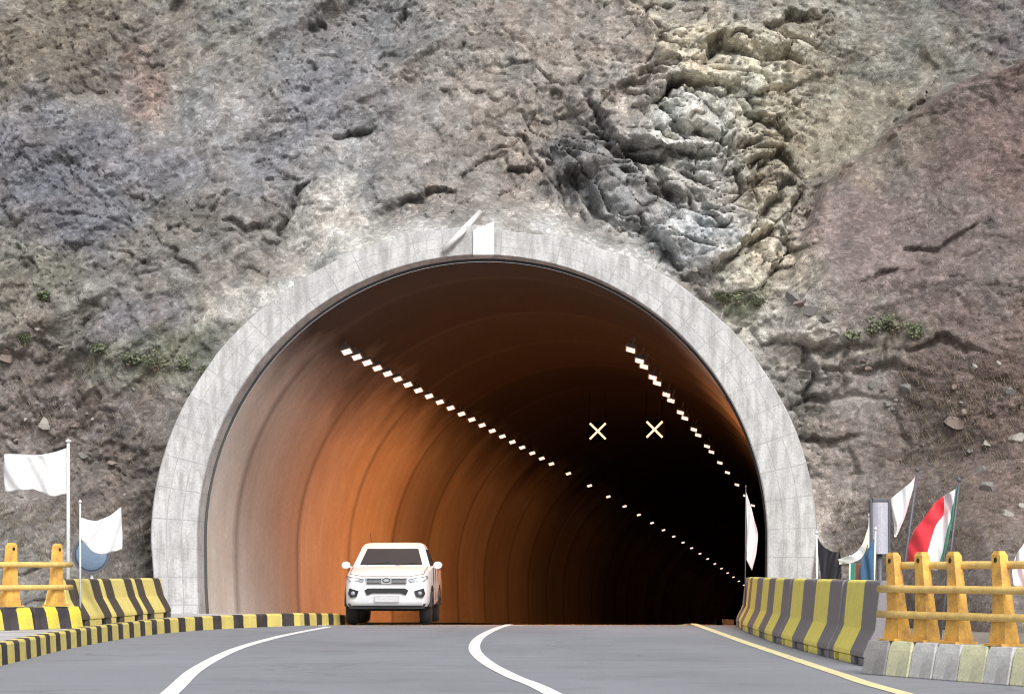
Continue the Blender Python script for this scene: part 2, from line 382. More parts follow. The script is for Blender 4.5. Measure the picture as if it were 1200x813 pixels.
C = C * (1 - .45 * red[..., None]) + .45 * red[..., None] * np.array(lin((120, 80, 72)))
f1, f2, cid, tx, ty = voro(X * 2.6 + .7 * wx, Z * 2.6 * 1.15 + .7 * wz, 22)
C *= (1 + .26 * (cid - .5))[..., None]
f1, f2, cid, tx, ty = voro(X * 6.5 + .7 * wx, Z * 7.4 + .7 * wz, 23); C *= (1 + .30 * (cid - .5))[..., None]
hue = fbm(X * 1.7, Z * 1.7, X * 0, 4, 61)[..., None]
C *= 1 + hue * np.array([.06, .0, -.05])
C *= 1 + .20 * fbm(X * 3.1, Z * 3.1, X * 0, 4, 62)[..., None]
# pale bedding planes and darker slab edges of the outcrop
C *= (1 + out * (.42 + .45 * (slab_id - .5) + .3 * (slab_id2 - .5)))[..., None]
C *= (1 - .25 * out * slab_edge)[..., None]
C = C * (1 - .4 * rs[..., None]) + .4 * rs[..., None] * np.array(lin((112, 92, 87)))
C = C * (1 + sstep(620, 420, PX)[..., None] * np.array([-.02, .0, .015]))
halo = np.exp(-(np.maximum(0, rr - 6.5 - .25 * fbm(X * 1.3, Z * 1.3, X * 0, 4, 81)) / .5) ** 2) * sstep(3.5, 6.5, Z) * sstep(-.5, .3, fbm(X * .8, Z * .8, X * 0, 3, 82) + .25)
C = C * (1 - .85 * halo[..., None]) + .85 * halo[..., None] * np.array(lin((196, 195, 190)))
g_ = C.mean(-1, keepdims=True); C = np.clip((g_ + (C - g_) * .66) * .83 * np.array([.975, .995, 1.015]), .012, .8)
nz, nx = X.shape
idx = np.arange(nz * nx).reshape(nz, nx)
hole = (rr < 6.15)
keep = ~(hole[:-1, :-1] & hole[1:, :-1] & hole[:-1, 1:] & hole[1:, 1:])
F = np.stack([idx[:-1, :-1], idx[:-1, 1:], idx[1:, 1:], idx[1:, :-1]], -1)[keep]
me = bpy.data.meshes.new('hillside')
me.vertices.add(nz * nx); me.vertices.foreach_set('co', np.stack([X, Y, Z], -1).astype(np.float32).ravel())
me.loops.add(F.size); me.loops.foreach_set('vertex_index', F.ravel().astype(np.int32))
me.polygons.add(len(F)); me.polygons.foreach_set('loop_start', np.arange(0, F.size, 4, dtype=np.int32)); me.polygons.foreach_set('loop_total', np.full(len(F), 4, dtype=np.int32))
me.update(calc_edges=True); me.validate()
at = me.color_attributes.new('rock', 'FLOAT_COLOR', 'POINT')
at.data.foreach_set('color', np.concatenate([C, np.ones(X.shape + (1,))], -1).astype(np.float32).ravel())
b = bmesh.new(); b.from_mesh(me); bmesh.ops.delete(b, geom=[v for v in b.verts if not v.link_faces], context='VERTS'); b.to_mesh(me); b.free()
hill = bpy.data.objects.new('hillside', me); sc.collection.objects.link(hill); tag(hill, kind='structure')
m = N('rock')
ca = m.t.nodes.new('ShaderNodeAttribute'); ca.attribute_name = 'rock'
f = m.noise(9, 8, .72); g = m.noise(38, 5, .7); st = m.noise(3, 6, .7, stretch=(1, 1, 3))
vo = m.t.nodes.new('ShaderNodeTexVoronoi'); vo.inputs['Scale'].default_value = 11; vo.inputs['Randomness'].default_value = 1
dw = m.t.nodes.new('ShaderNodeVectorMath'); dw.operation = 'ADD'; nz_ = m.t.nodes.new('ShaderNodeTexNoise'); nz_.inputs['Scale'].default_value = 5; m.l(m.tc.outputs['Object'], nz_.inputs['Vector'])
sc_ = m.t.nodes.new('ShaderNodeVectorMath'); sc_.operation = 'SCALE'; sc_.inputs['Scale'].default_value = .25; m.l(nz_.outputs['Color'], sc_.inputs[0]); m.l(m.tc.outputs['Object'], dw.inputs[0]); m.l(sc_.outputs[0], dw.inputs[1])
m.l(dw.outputs[0], vo.inputs['Vector'])
vc = m.t.nodes.new('ShaderNodeSeparateColor'); m.l(vo.outputs['Color'], vc.inputs[0])
ve = m.t.nodes.new('ShaderNodeTexVoronoi'); ve.feature = 'DISTANCE_TO_EDGE'; ve.inputs['Scale'].default_value = 11; m.l(dw.outputs[0], ve.inputs['Vector'])
col = m.mix(1.0, ca.outputs['Color'], m.ramp(f, [(.32, .76), (.5, 1.0), (.68, 1.25)]), 'MULTIPLY')
col = m.mix(1.0, col, m.ramp(vc.outputs[0], [(.0, .8), (.6, 1.0), (1.0, 1.35)]), 'MULTIPLY')
col = m.mix(1.0, col, m.ramp(g, [(.3, .85), (.7, 1.15)]), 'MULTIPLY')
col = m.mix(m.ramp(st, [(.58, 0.0), (.72, .35)]), col, (.34, .31, .27))
hh = m.math('ADD', m.math('ADD', m.math('MULTIPLY', f, .8), m.math('MULTIPLY', g, .3)), m.math('ADD', m.math('MULTIPLY', vc.outputs[1], .35), m.math('MINIMUM', m.math('MULTIPLY', ve.outputs['Distance'], 4.0), .45)))
m.bump(hh, .55, .045)
me.materials.append(m.done(col, .92, .15))
def hill_y(x, z):
    i = int(np.searchsorted(xs, x)); j = int(np.searchsorted(zs, z))
    return float(Y[min(j, nz - 1), min(i, nx - 1)])
def on_hill(px, py):                          # the surface point behind a point of the photograph
    d = 50.0
    for _ in range(12):
        q = P(px, py, d); d = .5 * d + .5 * hill_y(q.x, q.z)
    q = P(px, py, d); return Vector((q.x, hill_y(q.x, q.z), q.z))

# ------------------------------------------------------------------ ground, road, pavement
mb = MB(); mb.quad((-400, -400, -.03), (400, -400, -.03), (400, 51.9, -.03), (-400, 51.9, -.03))
tag(mb.build('ground', M_GROUND), kind='structure')
def axis_pt(s, L, z=0): return Vector((axx(s) + L, D0 + s, axz(s) + z))
# left kerb line: bottom of the kerb face
kl = [(-3.2, -60), (-4.4, -10), (-5.3, 14), (-6.0, 28.5), (-6.32, 34), (-6.42, 39), (-6.25, 43.5), (-5.75, 46.5), (-5.05, 48.6), (-4.35, 50.0)]
def smooth_line(pts, n=12):
    out_ = []
    for i in range(len(pts) - 1):
        p0 = Vector(pts[max(i - 1, 0)]); p1 = Vector(pts[i]); p2 = Vector(pts[i + 1]); p3 = Vector(pts[min(i + 2, len(pts) - 1)])
        for k in range(n):
            t = k / n
            out_.append(.5 * ((2 * p1) + (p2 - p0) * t + (2 * p0 - 5 * p1 + 4 * p2 - p3) * t * t + (3 * p1 - p0 - 3 * p2 + p3) * t ** 3))
    out_.append(Vector(pts[-1])); return out_
kerb2 = smooth_line(kl)
kerb3 = [Vector((p.x, p.y, 0)) for p in kerb2] + [axis_pt(s, -3.74 + .22 * min(1, s / 5)) for s in (1, 2, 3, 4, 5, 7, 10, 15, 22, 30, 40, 60, 90, 130, 180, 240, 300)]
def redge(y): return 4.15 if y <= D0 else None
mb = MB()
for a, c in zip(kerb3[:-1], kerb3[1:]):
    def r_(p):
        if p.y <= D0: return Vector((5.9 if p.y < 40 else 4.95 + .95 * (50 - p.y) / 10, p.y, 0))
        s = p.y - D0; return axis_pt(s, 5.75)
    ra, rc = r_(a), r_(c)
    for k in range(4):
        t0, t1 = k / 4, (k + 1) / 4
        mb.quad(a.lerp(ra, t0), a.lerp(ra, t1), c.lerp(rc, t1), c.lerp(rc, t0))
tag(mb.build('road', M_ASPH, smooth=True), kind='structure')
# pavement behind the left kerb (raised), through the tunnel as a walkway
KH = .26
mb = MB()
for a, c in zip(kerb3[:-1], kerb3[1:]):
    ka = a + Vector((-.16, 0, 0)); kc = c + Vector((-.16, 0, 0))
    if a.y < D0 - .01 and c.y <= D0 + .01:
        la, lc = Vector((min(-9.5, ka.x - 2), a.y, 0)), Vector((min(-9.5, kc.x - 2), c.y, 0))
        if c.y > 49.5: lc = Vector((min(-9.5, kc.x - 2), c.y, 0))
    else:
        la, lc = axis_pt(a.y - D0, -5.85), axis_pt(c.y - D0, -5.85)
        if a.y < D0 + .5: la = Vector((axx(0) - 5.85, a.y, 0))
    def up(v): return v + Vector((0, 0, (KH if v.y < 53 else KH + (.07 - KH) * min(1, (v.y - 53) / 4)) - .012))
    mb.quad(up(la), up(ka), up(kc), up(lc)); mb.quad(up(la), up(lc), lc - Vector((0, 0, .02)), la - Vector((0, 0, .02)))
pv = mb.build('pavement', M_PAVE); tag(pv, kind='structure')
# road markings: sheets lying 4-8 mm above the asphalt
def ribbon(name, pts, w_, mat, h=.005):
    mb = MB(); L = len(pts)
    for k in range(L - 1):
        def side(i):
            t = (pts[min(i + 1, L - 1)] - pts[max(i - 1, 0)]); n = Vector((t.y, -t.x, 0)).normalized() * (w_ / 2); return n
        a, c = pts[k], pts[k + 1]; up = Vector((0, 0, h))
        mb.quad(a - side(k) + up, a + side(k) + up, c + side(k + 1) + up, c - side(k + 1) + up)
    o = mb.build(name, mat); tag(o, kind='structure'); return o
def line_from_px(px):
    return [Vector((q.x, q.y, 0)) for q in (P(x, y, FPX * CAMZ / (y - HOR)) for x, y in px)]
def tunnel_run(L, s0=1.5, s1=290):
    return [axis_pt(s, L) for s in np.concatenate([np.arange(s0, 20, 1.5), np.arange(20, s1, 8)])]
def mark(name, px, L, w_, mat, near_pts):
    a = [Vector((x, y)) for x, y in near_pts] + [Vector((v.x, v.y)) for v in line_from_px(px)]
    a = smooth_line([tuple(v) for v in a], 14)
    return ribbon(name, [Vector((v.x, v.y, 0)) for v in a] + tunnel_run(L), w_, mat)
mark('edge_line', [(198, 813), (232, 783), (275, 761), (318, 748), (352, 740.5), (384, 734.5)], -3.62, .17, M_WLINE, [(0.5, -30), (-2.1, 10)])
mark('centre_line', [(648, 813), (600, 792), (569, 775), (556, 760), (562, 747), (580, 737), (597, 731.5)], .22, .17, M_WLINE, [(2.4, -30), (1.2, 10)])
mark('shoulder_line', [(1050, 810), (985, 790), (925, 770), (872, 752), (836, 739), (812, 730.5)], 3.95, .16, M_YLINE, [(5.4, -30), (3.9, 10)])

# ------------------------------------------------------------------ tunnel portal + lining
tun = empty('tunnel', (XC, D0, 0)); tag(tun, 'arched concrete road tunnel with a pale jointed ring around its dark orange-lit mouth', 'tunnel')
def local(o, par):                            # parent without moving the world-space mesh
    o.parent = par; o.matrix_parent_inverse = Matrix.Translation(par.location).inverted() if par.rotation_euler.z == 0 else par.matrix_basis.inverted(); return o
def prof(r, leg, n=44, zb=-.15, rlist=None):
    p = [(-leg, zb), (-(leg + r) / 2 - .02, (zb + ZC) / 2)]
    for k in range(n + 1):
        a = math.pi * (1 - k / n); rk = r if rlist is None else rlist(a)
        p.append((rk * math.cos(a), ZC + rk * math.sin(a)))
    p += [((leg + r) / 2 + .02, (zb + ZC) / 2), (leg, zb)]
    return p
# ring: front face, intrados, extrados as a solid swept along the axis
def uvmesh(name, grids, mats, smooth=False):  # grids: list of (2-D array of (pt, uv)), material index
    me = bpy.data.meshes.new(name); V, Fs, UV, MI = [], [], [], []
    for g, mi in grids:
        n0 = len(V); rN, cN = len(g), len(g[0])
        for row in g: V += [tuple(p[0]) for p in row]
        for i in range(rN - 1):
            for j in range(cN - 1):
                q = [(i, j), (i, j + 1), (i + 1, j + 1), (i + 1, j)]
                Fs.append(tuple(n0 + a_ * cN + b_ for a_, b_ in q)); MI.append(mi)
                UV += [g[a_][b_][1] for a_, b_ in q]
    me.from_pydata(V, [], Fs)
    for mm in mats: me.materials.append(mm)
    me.polygons.foreach_set('material_index', MI)
    ul = me.uv_layers.new(name='UVMap'); ul.data.foreach_set('uv', np.array(UV, dtype=np.float32).ravel())
    if smooth: me.polygons.foreach_set('use_smooth', [True] * len(Fs))
    o = bpy.data.objects.new(name, me); sc.collection.objects.link(o); return o
def concrete_ring():
    m = N('ring_concrete')
    br = m.t.nodes.new('ShaderNodeTexBrick'); br.inputs['Scale'].default_value = 1; br.offset = .0
    br.inputs['Brick Width'].default_value = .62; br.inputs['Row Height'].default_value = .34
    br.inputs['Mortar Size'].default_value = .014; br.inputs['Mortar Smooth'].default_value = .3; br.inputs['Bias'].default_value = -.2
    br.inputs['Color1'].default_value = (.50, .50, .50, 1); br.inputs['Color2'].default_value = (.41, .41, .42, 1); br.inputs['Mortar'].default_value = (.35, .35, .36, 1)
    m.l(m.tc.outputs['UV'], br.inputs['Vector'])
    a = m.noise(1.1, 8, .7); f_ = m.noise(22, 6, .7); st_ = m.noise(2.2, 6, .65, stretch=(2.5, 1, .5))
    col = m.mix(m.ramp(a, [(.42, 0.0), (.7, .5)]), br.outputs['Color'], (.58, .58, .57))
    col = m.mix(m.ramp(st_, [(.42, 0.0), (.62, .85)]), col, (.30, .295, .29))
    blk_ = m.noise(4.5, 8, .75); col = m.mix(m.ramp(blk_, [(.52, 0.0), (.66, .6)]), col, (.27, .26, .25))
    col = m.mix(1.0, col, m.ramp(f_, [(.3, .8), (.7, 1.15)]), 'MULTIPLY')
    m.bump(m.math('ADD', m.math('MULTIPLY', br.outputs['Fac'], -.8), f_), .35, .03)
    return m.done(col, .85, .25)
M_RING = concrete_ring()
NR = 160
def ro(a): return 6.40 + .06 * max(0, math.cos(a)) + .42 * abs(math.cos(a)) ** 1.8 + math.sin(a) ** 2 * float(.16 * fbm(np.array([a * 3.1]), np.array([.3]), np.array([.7]), 4, 91)[0])
pin = prof(RI + .06, 5.80, NR, -.15); pou = prof(6.6, 6.86, NR, -.15, ro)
arc = [0.0]
for a_, b_ in zip(pin[:-1], pin[1:]): arc.append(arc[-1] + 1.08 * math.hypot(a_[0] - b_[0], a_[1] - b_[1]))
DEP = .55
def rp(p, s): return Vector((axx(s) + p[0], D0 + s, p[1] + (axz(s) if s > 0 else 0)))
front = []
for t in (0, .03, .5, .97, 1):
    row = []
    for (a_, b_, u) in zip(pin, pou, arc):
        q = (a_[0] + (b_[0] - a_[0]) * t, a_[1] + (b_[1] - a_[1]) * t)
        row.append((rp(q, .025 if t in (0, 1) else 0.0), (u, t * 1.02 + .0)))
    front.append(row)
intr = [[(rp(a_, s), (u, -s * .9 - .3)) for a_, u in zip(pin, arc)] for s in (DEP, .025)]
extr = [[(rp(b_, s), (u, 1.05 + s)) for b_, u in zip(pou, arc)] for s in (.025, .5, 2.2)]
ring = uvmesh('portal_ring', [(front, 0), (intr, 0), (extr, 0)], [M_RING]); local(ring, tun)
# lining
def lining_mat():
    m = N('tunnel_lining'); sp = m.t.nodes.new('ShaderNodeSeparateXYZ'); m.l(m.tc.outputs['UV'], sp.inputs[0])
    s, v = sp.outputs[0], sp.outputs[1]        # metres along the axis, height above the road
    t = m.math('FRACT', m.math('DIVIDE', s, 6.0))
    joint = m.ramp(m.math('ABSOLUTE', m.math('SUBTRACT', t, .5)), [(.0, .5), (.06, .0)])
    seg = m.t.nodes.new('ShaderNodeTexWhiteNoise'); seg.noise_dimensions = '1D'; m.l(m.math('FLOOR', m.math('ADD', m.math('DIVIDE', s, 6.0), .5)), seg.inputs['W'])
    streak = m.noise(1.0, 6, .65, vec=m.tc.outputs['UV'], stretch=(1.6, .12, 1))
    blot = m.noise(.35, 6, .6)
    f_ = m.noise(10, 6, .7)
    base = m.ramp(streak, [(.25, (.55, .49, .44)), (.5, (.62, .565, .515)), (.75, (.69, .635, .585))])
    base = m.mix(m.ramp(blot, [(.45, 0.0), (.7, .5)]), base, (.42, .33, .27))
    crown_shade = m.ramp(m.math('ADD', v, m.math('MULTIPLY', m.math('SUBTRACT', blot, .5), 2.2)), [(.0, 0.0), (1.0, 0.0)])
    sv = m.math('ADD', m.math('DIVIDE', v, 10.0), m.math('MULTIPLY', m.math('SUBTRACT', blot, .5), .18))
    crown_shade = m.ramp(sv, [(.47, 0.0), (.64, .97)])  # unlit ceiling painted into the lining colour, darkening towards the crown
    base = m.mix(crown_shade, base, (.024, .016, .014))
    base = m.mix(joint, base, (.10, .075, .06))
    base = m.mix(1.0, base, m.ramp(seg.outputs['Value'], [(.0, .72), (1.0, 1.08)]), 'MULTIPLY')
    base = m.mix(1.0, base, m.ramp(f_, [(.3, .85), (.7, 1.1)]), 'MULTIPLY')
    m.bump(m.math('ADD', f_, m.math('MULTIPLY', streak, 2.0)), .3, .03)
    return m.done(base, .75, .3)
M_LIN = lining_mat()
ss = [DEP]
while ss[-1] < 60: ss.append(ss[-1] + .75)
while ss[-1] < 300: ss.append(ss[-1] + 3)
def lin_r(s): return .045 * ((s % 6.0) / 6.0)
lg = []
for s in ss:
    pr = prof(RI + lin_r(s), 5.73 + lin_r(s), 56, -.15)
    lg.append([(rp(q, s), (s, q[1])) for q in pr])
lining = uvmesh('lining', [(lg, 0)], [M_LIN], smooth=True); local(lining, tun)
# narrow dark gap between ring and lining: the ring's back edge
gp = prof(RI + .06, 5.80, 56, -.15); gp2 = prof(RI + .5, 6.2, 56, -.15)
gap = uvmesh('gap_lip', [([[(rp(q, DEP - .02), (0, 0)) for q in gp2], [(rp(q, DEP - .02), (0, 0)) for q in prof(RI + .005, 5.735, 56, -.15)]], 0)], [worn('joint_rubber', (.06, .06, .06), .8)])
local(gap, tun)
mb = MB(); q0 = axis_pt(300, 0)
mb.quad(q0 + Vector((-6, 0, -1)), q0 + Vector((6, 0, -1)), q0 + Vector((6, 0, 9)), q0 + Vector((-6, 0, 9)))
local(mb.build('end_cap', worn('dark_end_cap', (.05, .04, .035), .9)), tun)  # added cap shuts out the sky, coloured dark for the unlit far end
# block at the crown and the pipe lying beside it
M_WCON = worn('whitewashed_concrete', (.64, .63, .62), .8, (.5, .48, .46), .4, 2.2)
mb = MB(); a0, a1 = P(554, 299, D0 - .05), P(579, 299, D0 - .05); b0, b1 = P(554, 270, D0 - .05), P(579, 259, D0 - .05)
mb.loft([[a0, a1, b1, b0], [v + Vector((0, .4, 0)) for v in (a0, a1, b1, b0)]])
local(mb.build('crown_block', M_WCON, bevel=.02), tun)
mb = MB(); mb.tube([P(520, 294, 50.0 - .1), P(541, 272, 50.0 - .1), P(562, 249, 50.9)], .075, 12, r2=.06)
tag(mb.build('pipe', M_WCON, smooth=True), 'short whitish pipe leaning against the top of the tunnel ring beside the white block', 'pipe')

# ------------------------------------------------------------------ tunnel lamps
M_HOUS = plain('lamp_housing_grey', (.25, .24, .23), .5, .3)
lamp_s = [3.9, 5.0, 6.2, 7.4, 8.7, 10.0, 11.4, 12.9, 14.5, 16.2, 18.0, 19.9, 21.8, 23.8, 25.9, 28.1, 30.4, 32.8, 35.4, 38.0, 40.8, 46.2, 53.8, 61.6, 69.3, 76.9, 84.8,
          92.5, 100, 107.5, 115, 123, 131, 139, 147, 155, 163, 171, 179]
def lamp_mat(i): return emis('sodium_lamp_%s' % ['strong', 'medium', 'weak', 'far'][i], (1.0, .72, .54), [1.05, 1.0, .95, .95][i])
LM = [lamp_mat(i) for i in range(4)]; LW = [84, 44, 18, 6]
def make_lamp(side, k_):
    lm = LM[k_]
    t = empty('tunnel_lamp'); sgn = 1 if side == 'left' else -1
    M = Matrix.Rotation(R(16) * sgn * -1, 3, 'Y') @ Matrix.Rotation(R(-24), 3, 'X')
    mb = MB(); mb.box(M @ Vector((0, 0, .05)), (.26, .27, .10), 0, M, .8); h = mb.build('housing', M_HOUS, t, bevel=.012)
    mb = MB(); mb.box(M @ Vector((0, 0, .010)), (.19, .20, .03), 0, M); mb.build('diffuser', lm, t)
    mb = MB(); top = M @ Vector((0, 0, .1)); mb.tube([top, top + M @ Vector((0, 0, .25))], .02, 6); mb.build('bracket', M_HOUS, t)
    if LW[k_]:
        al_ = bpy.data.lights.new('lamp_light', 'AREA'); al_.shape = 'SQUARE'; al_.size = .24; al_.energy = LW[k_]; al_.color = LAMP_RGB; al_.spread = R(118)
        lo = bpy.data.objects.new('lamp_light', al_); sc.collection.objects.link(lo); lo.parent = t
        lo.location = M @ Vector((0, 0, -.03)); lo.rotation_euler = (0, R(-39 * sgn), 0)
    return t
for side, L, zz in (('left', -3.58, 6.05), ('right', 2.71, 6.09)):
    protos = [make_lamp(side, k_) for k_ in range(4)]; used = [0, 0, 0, 0]; nr = 0
    for i, s in enumerate(lamp_s):
        k = (0 if s > 7 else 1) if side == 'left' and s < 9 else 3 if s < 5.5 else 2 if s < 7 else 2 if s < 9 else 1 if s < 11 else 0 if s < 19 else 1 if s < 27 else 2 if s < 47 else 3
        if side == 'right' and (s > 70 or (s < 41 and i % 3 == 1)): continue
        if side == 'right': nr += 1
        o = protos[k] if not used[k] else copy_tree(protos[k]); used[k] = 1
        o.location = axis_pt(s, L, zz); o.rotation_euler = (0, 0, -math.atan(.137))
        tag(o, 'glowing orange-white tunnel lamp, %s from the mouth in the %s row' % (ORD[i if side == 'left' else nr - 1], side), 'tunnel lamp', 'lamps in two rows along the tunnel ceiling')
# lane signals
M_BLACK = plain('black_steel', (.002, .002, .002), .95, 0, .0); M_CROSS = emis('amber_cross', (1, .60, .36), 1.15)
for i, (px, py) in enumerate(((700.5, 505), (767, 503))):
    sN = 22.0; q = P(px, py, D0 + sN); t = empty('lane_signal', q)
    mb = MB(); mb.box((0, .09, 0), (.58, .10, .58)); mb.build('housing', M_BLACK, t, bevel=.02)
    mb = MB()
    for an in (45, -45):
        mb.box((0, 0.0 + (.004 if an > 0 else 0), 0), (.66, .03, .06), 0, Matrix.Rotation(R(an), 3, 'Y'))
    mb.build('cross', M_CROSS, t)
    for dx in (-.3, .3):
        mb = MB(); mb.tube([(dx * .8, .09, .28), (dx * .8, .09, 1.15)], .006, 5); mb.build('hanger', M_BLACK, t)
    tag(t, ['lit amber X lane signal hanging in the tunnel, nearer the left lamp row', 'lit amber X lane signal hanging in the tunnel, nearer the right lamp row'][i], 'lane signal', 'amber X lane signals in the tunnel')

# ------------------------------------------------------------------ kerbs
M_KERB = stripes('kerb_paint', (.72, .60, .17), (.035, .032, .035), 1.0, .56, 0, 0, .35, 'UV')
def kerb(name, line, flip, h, label, wd=.16):
    rows = []; acc = 0; h0 = h
    for i, p in enumerate(line):
        h = h0 if p.y < 53 or not flip else h0 + (.07 - h0) * min(1, (p.y - 53) / 4)
        if i: acc += (p - line[i - 1]).length
        sx = -1 if flip else 1
        pr = [(0, -.03), (sx * .012, h - .03), (sx * .035, h), (sx * wd, h), (sx * wd, -.03)]
        rows.append([(p + Vector((x, 0, z)), (acc, z)) for x, z in pr])
    o = uvmesh(name, [(rows, 0)], [M_KERB]); tag(o, label, 'kerb'); return o
kerb('kerb', [p for p in kerb3 if -25 < p.y < 56], True, KH, 'low yellow and black painted kerb curving from the left pavement into the tunnel')
kerb('kerb', [axis_pt(s, 4.55) for s in (4.5, 6, 8, 10)], False, .13, 'low concrete kerb inside the tunnel along the right wall').data.materials[0] = M_PAVE

# ------------------------------------------------------------------ jersey barriers
def barrier_mesh(name, mat, L=2.94, H=1.0):
    mb = MB()
    up = [(-.31, .10), (-.30, .16), (-.17, .42), (-.11, H - .03), (-.085, H), (.085, H), (.11, H - .03), (.17, .42), (.30, .16), (.31, .10)]
    mb.loft([[Vector((x, y, z)) for x, z in up] for y in (-L / 2, -L / 4, 0, L / 4, L / 2)])
    for y0, y1 in ((-L / 2, -L * .36), (-L * .22, L * .22), (L * .36, L / 2)):
        mb.box((0, (y0 + y1) / 2, .045), (.60, y1 - y0, .10))
    return mb.build(name, mat, bevel=.015)
JOFF = 0.42
M_JR = stripes('yellow_grey_barrier_paint', (.92, .80, .17), (.215, .20, .215), 2.98, .50, 1, JOFF, .22, skew=-.12)
M_JL = stripes('yellow_black_barrier_paint', (.84, .70, .22), (.07, .06, .05), 1.8, .62, 1, .3, .3, skew=.35)
jl = [Vector((x, y, 0)) for x, y in ((4.41, 28.35), (4.36, 34), (4.42, 39), (4.62, 45), (4.92, 50), (5.3, 54))]
def along(pts, dist):
    for a, c in zip(pts[:-1], pts[1:]):
        l = (c - a).length
        if dist <= l: return a.lerp(c, dist / l), (c - a)
        dist -= l
    return pts[-1], pts[-1] - pts[-2]
jb = barrier_mesh('concrete_barrier', M_JR)
for i in range(9):
    p, t = along(jl, 1.5 + 2.98 * i)
    o = jb if i == 0 else jb.copy()
    if i: sc.collection.objects.link(o)
    o.location = p + Vector((0, 0, 0 if p.y < D0 else axz(p.y - D0))); o.rotation_euler = (0, 0, -math.atan2(t.x, t.y) + R(random.uniform(-.8, .8)))
    tag(o, 'yellow and grey striped concrete barrier right of the road, %s' % ('nearest the orange railing' if i == 0 else 'last one, at the tunnel mouth' if i == 8 else ORD[i] + ' from the orange railing'), 'concrete barrier', 'striped concrete barriers right of the road')
jb = barrier_mesh('concrete_barrier', M_JL, 2.8, .74)
for i in range(3):
    o = jb if i == 0 else jb.copy()
    if i: sc.collection.objects.link(o)
    o.location = (-6.98 + .09 * i, 38.9 + 2.86 * i, KH - .012); o.rotation_euler = (0, 0, R(-2))
    tag(o, 'yellow concrete barrier with black slanted stripes on left pavement, %s' % ['next to the railing', 'middle one of three', 'nearest the tunnel ring'][i], 'concrete barrier', 'striped concrete barriers on the left pavement')

# ------------------------------------------------------------------ railings on painted plinth blocks
M_OR = worn('orange_yellow_steel', (.80, .45, .09), .65, (.36, .19, .08), .9, 6, .3)
M_OR2 = worn('yellow_pipe_paint', (.80, .56, .18), .5, (.45, .27, .12), .6, 6, .15)
M_DKB = plain('dark_bolt', (.05, .035, .03), .6, .3)
def railing(line, z0, posts, rails, lean, label, ext=(.25, .25)):
    t = empty('railing', line[0]); tag(t, label, 'railing')
    o0 = Vector(line[0])
    def lp(d_):
        p, tt = along(line, max(0, d_)); p = p.copy()
        if d_ < 0: p += tt.normalized() * d_
        return p - o0, tt.normalized()
    for d_ in posts:
        p, tt = lp(d_); n = Vector((-tt.y, tt.x, 0))
        mb = MB(); H = .94
        rings = []
        for z, hw, th, off in ((0, .15, .08, 0), (.06, .145, .08, .0), (.3, .11, .06, .01), (.62, .088, .05, .05), (.9, .075, .045, .085), (H - .04, .075, .045, .09), (H, .05, .03, .09)):
            c = p + tt * (-lean * off) + Vector((0, 0, z0 + z))
            u = tt
            rings.append([c + u * hw + n * th, c - u * hw + n * th, c - u * hw - n * th, c + u * hw - n * th])
        mb.loft(rings); po = mb.build('post', M_OR, t, bevel=.01)
        nb = n if lean > .5 else -n
        mb = MB(); c_ = p + tt * (-lean * .085) + Vector((0, 0, z0 + H - .09)); mb.tube([c_ - nb * .05, c_ + nb * .05], .028, 10); mb.tube([c_ - nb * .052, c_ + nb * .052], .012, 6); mb.build('bolt', M_DKB, po)
        mb = MB(); mb.box(p + Vector((0, 0, z0 + .012)), (.32, .27, .024), 0, Matrix.Rotation(math.atan2(tt.y, tt.x), 3, 'Z')); mb.build('base_plate', M_OR, po)
    for z, n_in in rails:
        q = []
        a_, b_ = posts[0] - ext[0], posts[-1] + ext[1]
        for k in range(9):
            d_ = a_ + (b_ - a_) * k / 8; p, tt = lp(d_); n = Vector((-tt.y, tt.x, 0))
            q.append(p + n * n_in + Vector((0, 0, z0 + z + .0015 * math.sin(k * 2.1))))
        mb = MB(); mb.tube(q, .042, 10); mb.build('rail', M_OR2, t, smooth=True)
    return t
def dirv(a, b): return (Vector(b) - Vector(a)).normalized()
rl = [Vector((4.02, 26.2, 0)), Vector((4.35, 25.4, 0)), Vector((5.05, 23.6, 0)), Vector((6.3, 20.6, 0))]
railing(rl, .37, [.25, .82, 1.45, 2.3, 3.1], [(.28, -.075), (.55, -.07), (.80, .065)], 1.0, 'orange and yellow steel railing on pale plinth blocks at the right roadside')
M_BLKS = [worn('pale_block', (.60, .60, .58), .9, (.22, .2, .2), .7, 3), worn('yellowish_block', (.66, .65, .42), .85, (.3, .3, .25), .7, 3), worn('grey_block', (.34, .33, .33), .9, (.12, .12, .12), .6, 3)]
def block_mesh(wd, h, dp, mat):
    mb = MB(); mb.loft([[(-wd / 2, -dp / 2 - .05, 0), (wd / 2, -dp / 2 - .05, 0), (wd / 2, dp / 2, 0), (-wd / 2, dp / 2, 0)],
                        [(-wd / 2, -dp / 2, h * .75), (wd / 2, -dp / 2, h * .75), (wd / 2, dp / 2, h * .75), (-wd / 2, dp / 2, h * .75)],
                        [(-wd / 2 + .02, -dp / 2 + .03, h), (wd / 2 - .02, -dp / 2 + .03, h), (wd / 2 - .02, dp / 2 - .02, h), (-wd / 2 + .02, dp / 2 - .02, h)]])
    return mb.build('plinth_block', mat, bevel=.012)
pb_ = [block_mesh(.46, .37, .34, mm) for mm in M_BLKS]; us = [0, 0, 0]
seq = [2, 1, 0, 0, 1, 0, 1]; nm = ['grey', 'yellowish', 'pale']
names = ['dark grey concrete plinth block at the barrier end of the right railing', 'yellowish concrete plinth block next to the dark grey one under the right railing',
         'pale concrete plinth block right after the yellowish block under the right railing', 'pale concrete plinth block at the middle of the right railing',
         'yellowish concrete plinth block right of the middle pale ones under the railing', 'pale concrete plinth block near the outer end of the right railing', 'yellowish concrete plinth block at the outer end of the right railing']
